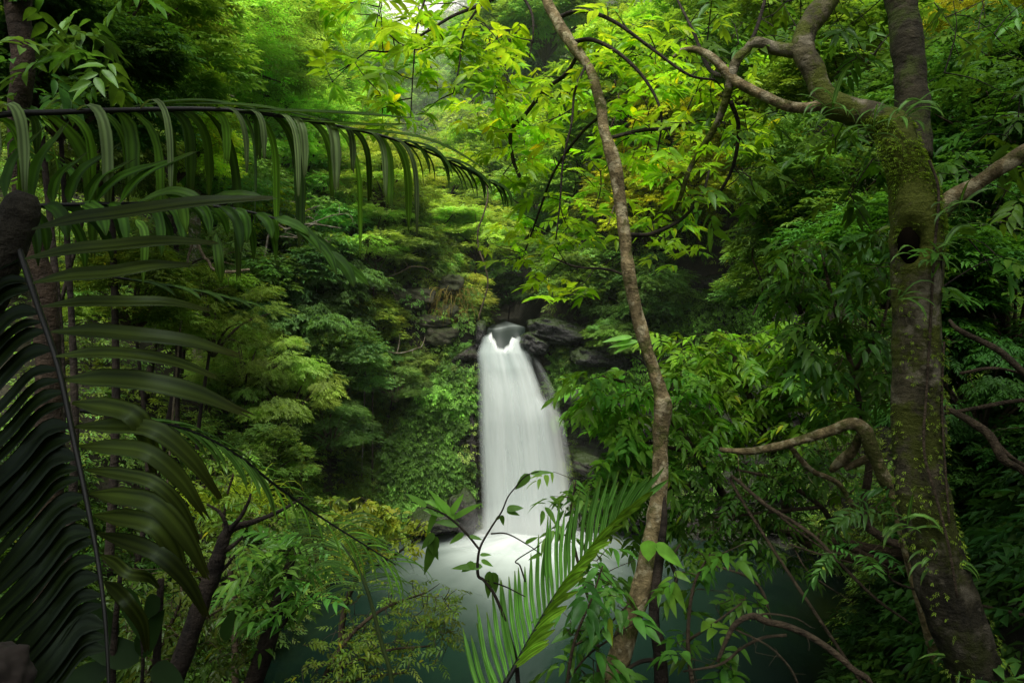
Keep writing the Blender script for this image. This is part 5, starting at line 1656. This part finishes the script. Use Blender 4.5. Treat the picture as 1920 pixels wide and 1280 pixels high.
near_shrub('shrub', 'feathery low shrub of tiny leaves spreading over the pool edge', 'shrub',
           [([(600, 1300, 5.4), (650, 1200, 5.5), (720, 1140, 5.6), (800, 1110, 5.7)], [5, 4, 3, 1.5]), ([(620, 1260, 5.4), (720, 1220, 5.4), (810, 1210, 5.5)], [3, 2.5, 1.5]), ([(600, 1300, 5.4), (680, 1270, 5.3), (760, 1260, 5.3)], [3, 2.5, 1.5])],
           [(640, 860, 1080, 1180, 5.3, 6, 44), (620, 840, 1170, 1260, 5.2, 5.8, 44), (560, 740, 1200, 1290, 5, 5.6, 34), (780, 870, 1120, 1190, 5.4, 5.8, 12)],
           11, .20, .062, .024, (.062, .100, .018), droop=.3, hang=.1)
near_shrub('shrub', 'upright glossy plant with long narrow leaves on a dark stem', 'shrub',
           [([(470, 1310, 5.6), (500, 1210, 5.6), (525, 1120, 5.6), (545, 1050, 5.6)], [18, 17, 14, 8]), ([(500, 1210, 5.6), (560, 1130, 5.6)], [6, 3])],
           [(450, 610, 1000, 1070, 5.3, 6, 18), (440, 600, 1060, 1140, 5.2, 5.9, 20), (470, 560, 1130, 1200, 5.2, 5.7, 9)],
           7, .22, .20, .05, (.048, .120, .026), wood=BARK_DARK, droop=.4, hang=-.1)
near_shrub('shrub', 'tangled yellowish undershrub below the great frond', 'shrub',
           [([(260, 1310, 5.6), (300, 1210, 5.7), (340, 1120, 5.8), (330, 1040, 5.8)], [5, 4, 3, 2]), ([(300, 1210, 5.7), (400, 1150, 5.8), (450, 1120, 5.8)], [3, 2, 1.5])],
           [(220, 420, 1060, 1180, 5.4, 6.6, 44), (380, 480, 1120, 1260, 5.4, 6.4, 26), (220, 360, 1170, 1280, 5.2, 6, 26), (400, 520, 960, 1060, 7, 8, 24)],
           8, .22, .10, .042, (.030, .050, .009), droop=.35)
near_shrub('shrub', 'loose bush of pale green leaves behind the dead tree', 'shrub',
           [([(440, 1150, 8.6), (430, 1060, 8.6), (420, 960, 8.6), (440, 880, 8.6)], [6, 5, 3, 2])],
           [(360, 480, 830, 960, 8.2, 9.4, 34), (380, 560, 940, 1020, 8, 9, 30)],
           9, .26, .13, .05, (.040, .078, .013), droop=.3)
# grass tuft on the slope
gt = thing('grass_tuft', 'tuft of long arching grass blades on the slope below the soft green bush', 'grass', gp(at(440, 985, 10)))
mb = MB()
for _ in range(420):
    p = at(rng.normal(440, 34), rng.uniform(925, 985), rng.uniform(9.6, 10.6))
    a = rng.uniform(0, 6.28)
    gstrap(mb, p, np.array([.6 * math.cos(a), .5 * math.sin(a) - .3, .9]), rng.uniform(.35, .75), .014, rng.uniform(3, 6), (0, -1, .4), np.array([1.1, 1, .6]) * rng.uniform(.5, 1.5), K=7)
mb.build('foliage', LEAF, gt, color=(.075, .12, .02))
# fine fan palm leaflets at the edge of the pool with a green stalk
fs = thing('fan_palm', 'fine leaved small palm with a thin green stalk at the pool edge', 'palm', gp(at(742, 1340, 4.2)))
mb = MB()
P = np.vstack([gp(at(742, 1340, 4.2)), pp([(736, 1290, 4.2), (714, 1200, 4.2), (690, 1110, 4.2), (668, 1060, 4.2), (640, 1018, 4.2)])])
V, F = tube(P, np.array([4.5, 4.2, 4, 3.4, 2.6, 1.5]) * 4.2 / FX, n=40, segs=7)
mb.add(V, F)
mb.build('stalk', STEM_GREEN, fs)
mb = MB()
for i in range(40):
    s = i / 39
    p = at(690 - 75 * s, 1110 - 120 * s, 4.2)
    for sd_ in (-1, 1):
        gstrap(mb, p, np.array([sd_ * .8 - .1, rng.uniform(-.3, .3), .25 + .3 * s]), rng.uniform(.22, .40), .007, 2.0, (0, -1, .5), np.ones(3) * rng.uniform(.6, 1.3), K=8)
mb.build('foliage', LEAF, fs, color=(.040, .085, .028))
# broad dark leaves and stalks in the corner
bl = thing('broad_leaf_plant', 'dark broad leaved plant in the shade under the great frond', 'plant', gp(at(240, 1360, 3.6)))
mb = MB()
for pts, r_ in (([(208, 1330, 3.6), (214, 1200, 3.6), (226, 1072, 3.6)], [7, 6, 4]), ([(288, 1330, 3.7), (296, 1200, 3.7), (302, 1085, 3.7)], [8, 7, 6]), ([(262, 1330, 3.6), (268, 1220, 3.6), (250, 1130, 3.6)], [4, 3, 2])):
    px_tube(mb, pts, r_, segs=7)
mb.build('stalk', BARK_DARK, bl)
mb = MB()
for bp, tp, w_, tn in (((232, 1100), (276, 1215), 34, 1.2), ((260, 1240), (140, 1200), 52, .8), ((262, 1230), (310, 1140), 46, .7), ((216, 1200), (160, 1110), 40, .7), ((285, 1250), (350, 1290), 40, .8), ((300, 1120), (270, 1160), 40, .6), ((205, 1260), (90, 1290), 46, .6), ((420, 1200), (440, 1140), 26, 1.0)):
    pxleaf(mb, bp, tp, w_, 3.6, np.ones(3) * tn)
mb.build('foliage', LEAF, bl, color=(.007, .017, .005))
# rounded brown thing close by
rock(-16, 1296, 1.0, .046, .05, .056, 91, simple_stem('brown_stone', (.016, .011, .008), .9), 'smooth brown rounded rock close in the lower corner under the great frond')

# thick trunk at the upper left with an unseen leaf mass added overhead for shade
tt = thing('thick_trunk_tree', 'thick brown trunk rising behind the arching fronds at the edge', 'tree', gp(at(95, 900, 7.5)))
mb = MB()
P = np.vstack([gp(at(95, 900, 7.5)), pp([(90, 640, 7.4), (62, 460, 7.3), (38, 330, 7.2), (34, 230, 7.1), (44, 120, 7.0), (34, 20, 7), (38, -90, 7), (-60, -330, 6.6)])])
V, F = tube(P, np.array([26, 22, 20, 18, 17, 19, 20, 20, 12]) * 7.1 / FX, n=90, segs=16, noise=.2, nfreq=6)
mb.add(V, F)
for pts, r_ in (([(38, -20, 7), (-60, -250, 5), (-500, -1000, 2.6)], [12, 10, 6]),):
    px_tube(mb, pts, r_, segs=8)
mb.build('trunk', BARK_DARK if False else bark_material('brown_bark', (.012, .008, .004), (.055, .036, .02)), tt)
mb = MB()
top = np.array([[-2.7, -.7, 12.2]] * 1000) + rng.normal(0, 1, (1000, 3)) * np.array([1.6, 1.8, .8])  # sprigs added out of view to throw shade on the palm
SPt = box_points([(0, 230, -30, 190, 6, 8, 36), (0, 120, 150, 330, 6.5, 8, 10)])
sprig_set(mb, top, 8, .4, .26, .10, (1, 1, 1), tmpl=T4)
sprig_set(mb, SPt, 7, .3, .2, .075, (1, 1, 1))
mb.build('crown', GLEAF, tt, color=(.022, .055, .012))

# lianas hanging before the dark cliff
for (x, y0, y1, Y, lb) in ((1150, 150, 420, 9, 'thin dark liana dangling beside the bent slim trunk'), (1420, 380, 590, 12, 'pale curling liana hanging before the dark hollow of the cliff'), (905, 330, 600, 27, 'straight thin liana hanging over the stream mouth')):
    t = thing('liana', lb, 'vine', at(x, y0, Y))
    mb = MB()
    pts = [(x + 10 * math.sin(k * 1.3 + x), y0 + (y1 - y0) * k / 8, Y + .1 * math.sin(k * 2.1)) for k in range(9)]
    px_tube(mb, pts, 1.6, n=40, segs=5, noise=.2)
    mb.build('stem', BARK_TWIG, t)
# dry brown leaves caught in the branches
dl = thing('dry_leaf_cluster', 'bunch of dry brown leaves dangling below the yellow green tree', 'dry leaves', at(1440, 360, 12))
mb = MB()
P = box_points([(1425, 1462, 370, 410, 11.8, 12.2, 20), (1470, 1500, 335, 370, 11.8, 12.2, 10)])
sprig_set(mb, P, 5, .14, .2, .06, (1, 1, 1), droop=.9, hang=1.2)
mb.build('leaves', LEAF, dl, color=(.20, .13, .075))
dg = thing('dry_grass', 'hanging dry straw coloured grass over the pale scree rocks', 'grass', at(845, 540, 27.3))
mb = MB()
for _ in range(340):
    p = at(rng.uniform(812, 880), rng.uniform(535, 590), rng.uniform(26.6, 27.6))
    gstrap(mb, p, np.array([rng.normal(0, .5), -.8, .2]), rng.uniform(.4, 1.1), .022, 7, (0, -1, .3), np.array([1, 1, 1]) * rng.uniform(.5, 1.3), K=6)
mb.build('blades', LEAF, dg, color=(.12, .10, .045))
# twiggy bare shrub on the slope
bare('bare_bush', 'leafless pale twigs forking upward on the dark slope', [([(700, 560, 25), (708, 530, 25), (705, 500, 25), (698, 470, 25), (690, 440, 25)], [1.8, 1.6, 1.3, 1, .6]), ([(706, 515, 25), (725, 480, 25), (735, 460, 25)], [1.2, .9, .5]), ([(705, 505, 25), (680, 480, 25), (660, 450, 25)], [1.2, .9, .5]), ([(708, 530, 25), (670, 520, 25), (640, 525, 25)], [1, .8, .5]), ([(706, 525, 25), (740, 515, 25), (770, 500, 25)], [1, .8, .5])], BARK_TWIG, 'bush', root=(698, 600, 25))
bare('bare_branch', 'pale bare branch bending under the drooping frond tips', [([(350, 500, 15), (385, 485, 15), (400, 505, 15), (430, 510, 15), (468, 505, 15)], [2, 3, 3, 3, 2]), ([(385, 485, 15), (375, 465, 15)], [2, 1])], BARK_DEADPALE, root=(300, 640, 15))
bare('bare_branch', 'grey bare twigs spreading below the long hanging leaflets', [([(500, 455, 22), (540, 430, 22), (580, 420, 22), (640, 428, 22)], [2, 1.8, 1.4, .8]), ([(540, 430, 22), (565, 400, 22), (600, 385, 22)], [1.4, 1.1, .6]), ([(580, 420, 22), (620, 405, 22), (650, 400, 22)], [1.1, .9, .5]), ([(520, 443, 22), (560, 446, 22), (610, 450, 22)], [1.2, 1, .5])], BARK_PALE, root=(470, 520, 22))
bare('bare_branch', 'thin yellowish twig curving out over the leafy wall', [([(690, 640, 24.6), (715, 655, 24.4), (750, 662, 24.3), (790, 650, 24.3)], [1.5, 1.4, 1.2, .7])], BARK_PALE, root=(676, 620, 24.8))
# pale trunks of the tall tree
pt = thing('pale_trunk_tree', 'pair of slender pale trunks standing on the slope above the fronds', 'tree', gp(at(375, 400, 21)))
for pts, r_ in (([(365, 420, 21), (368, 300, 21), (372, 200, 21), (385, 120, 21), (402, 50, 21), (410, -30, 21)], [11, 10, 8, 7, 6, 5]), ([(352, 200, 21.3), (355, 120, 21.3), (345, 50, 21.3), (340, 0, 21.3)], [5, 4.5, 4, 3]), ([(385, 195, 21), (420, 178, 21), (440, 182, 21)], [3, 2, 1])):
    mb = MB()
    if pts[0][0] == 365:
        P = np.vstack([gp(at(375, 420, 21)), pp(pts)])
        V, F = tube(P, np.array([12] + r_) * 21 / FX, n=60, segs=9, noise=.2, nfreq=3)
        mb.add(V, F)
    else:
        px_tube(mb, pts, r_, segs=8)
    mb.build('trunk', BARK_PALE, pt)


# ================================================================ LIGHT, SKY, CAMERA
SUN_EL, SUN_AZ = math.radians(62), math.radians(188)   # azimuth from +Y toward +X; the sun stands high behind the viewer, over the gorge
w = bpy.data.worlds.new('World')
scene.world = w
w.use_nodes = True
nt = w.node_tree
bg = nt.nodes['Background']
sky = nt.nodes.new('ShaderNodeTexSky')
sky.sky_type = 'NISHITA'
sky.sun_disc = False
sky.sun_elevation = SUN_EL
sky.sun_rotation = SUN_AZ
sky.dust_density = 4.0
sky.air_density = 1.0
hs = nt.nodes.new('ShaderNodeHueSaturation')
hs.inputs['Saturation'].default_value = .35
nt.links.new(sky.outputs[0], hs.inputs['Color'])
nt.links.new(hs.outputs[0], bg.inputs['Color'])
bg.inputs['Strength'].default_value = .15
sd = bpy.data.lights.new('sun', 'SUN')
sd.energy = 5.0
sd.angle = math.radians(42)
sd.color = (1, .96, .86)
so = bpy.data.objects.new('sun', sd)
COL.objects.link(so)
from mathutils import Vector
dirv = Vector((math.sin(SUN_AZ) * math.cos(SUN_EL), math.cos(SUN_AZ) * math.cos(SUN_EL), math.sin(SUN_EL)))
so.rotation_euler = (-dirv).to_track_quat('-Z', 'Y').to_euler()

cam = bpy.data.cameras.new('camera')
cam.sensor_width = 36
cam.lens = 24
cam.clip_start = .05
cam.clip_end = 1000
co = bpy.data.objects.new('camera', cam)
COL.objects.link(co)
co.location = (0, 0, CAMZ)
co.rotation_euler = (math.radians(90), 0, 0)
scene.camera = co
scene.view_settings.view_transform = 'Standard'
scene.view_settings.look = 'None'
scene.view_settings.exposure = 0
c = scene.cycles
c.use_denoising = True
c.max_bounces = 9
c.diffuse_bounces = 6
c.glossy_bounces = 2
c.transmission_bounces = 6
c.transparent_max_bounces = 8
c.volume_bounces = 1
c.caustics_reflective = False
c.caustics_refractive = False
c.sample_clamp_indirect = 4
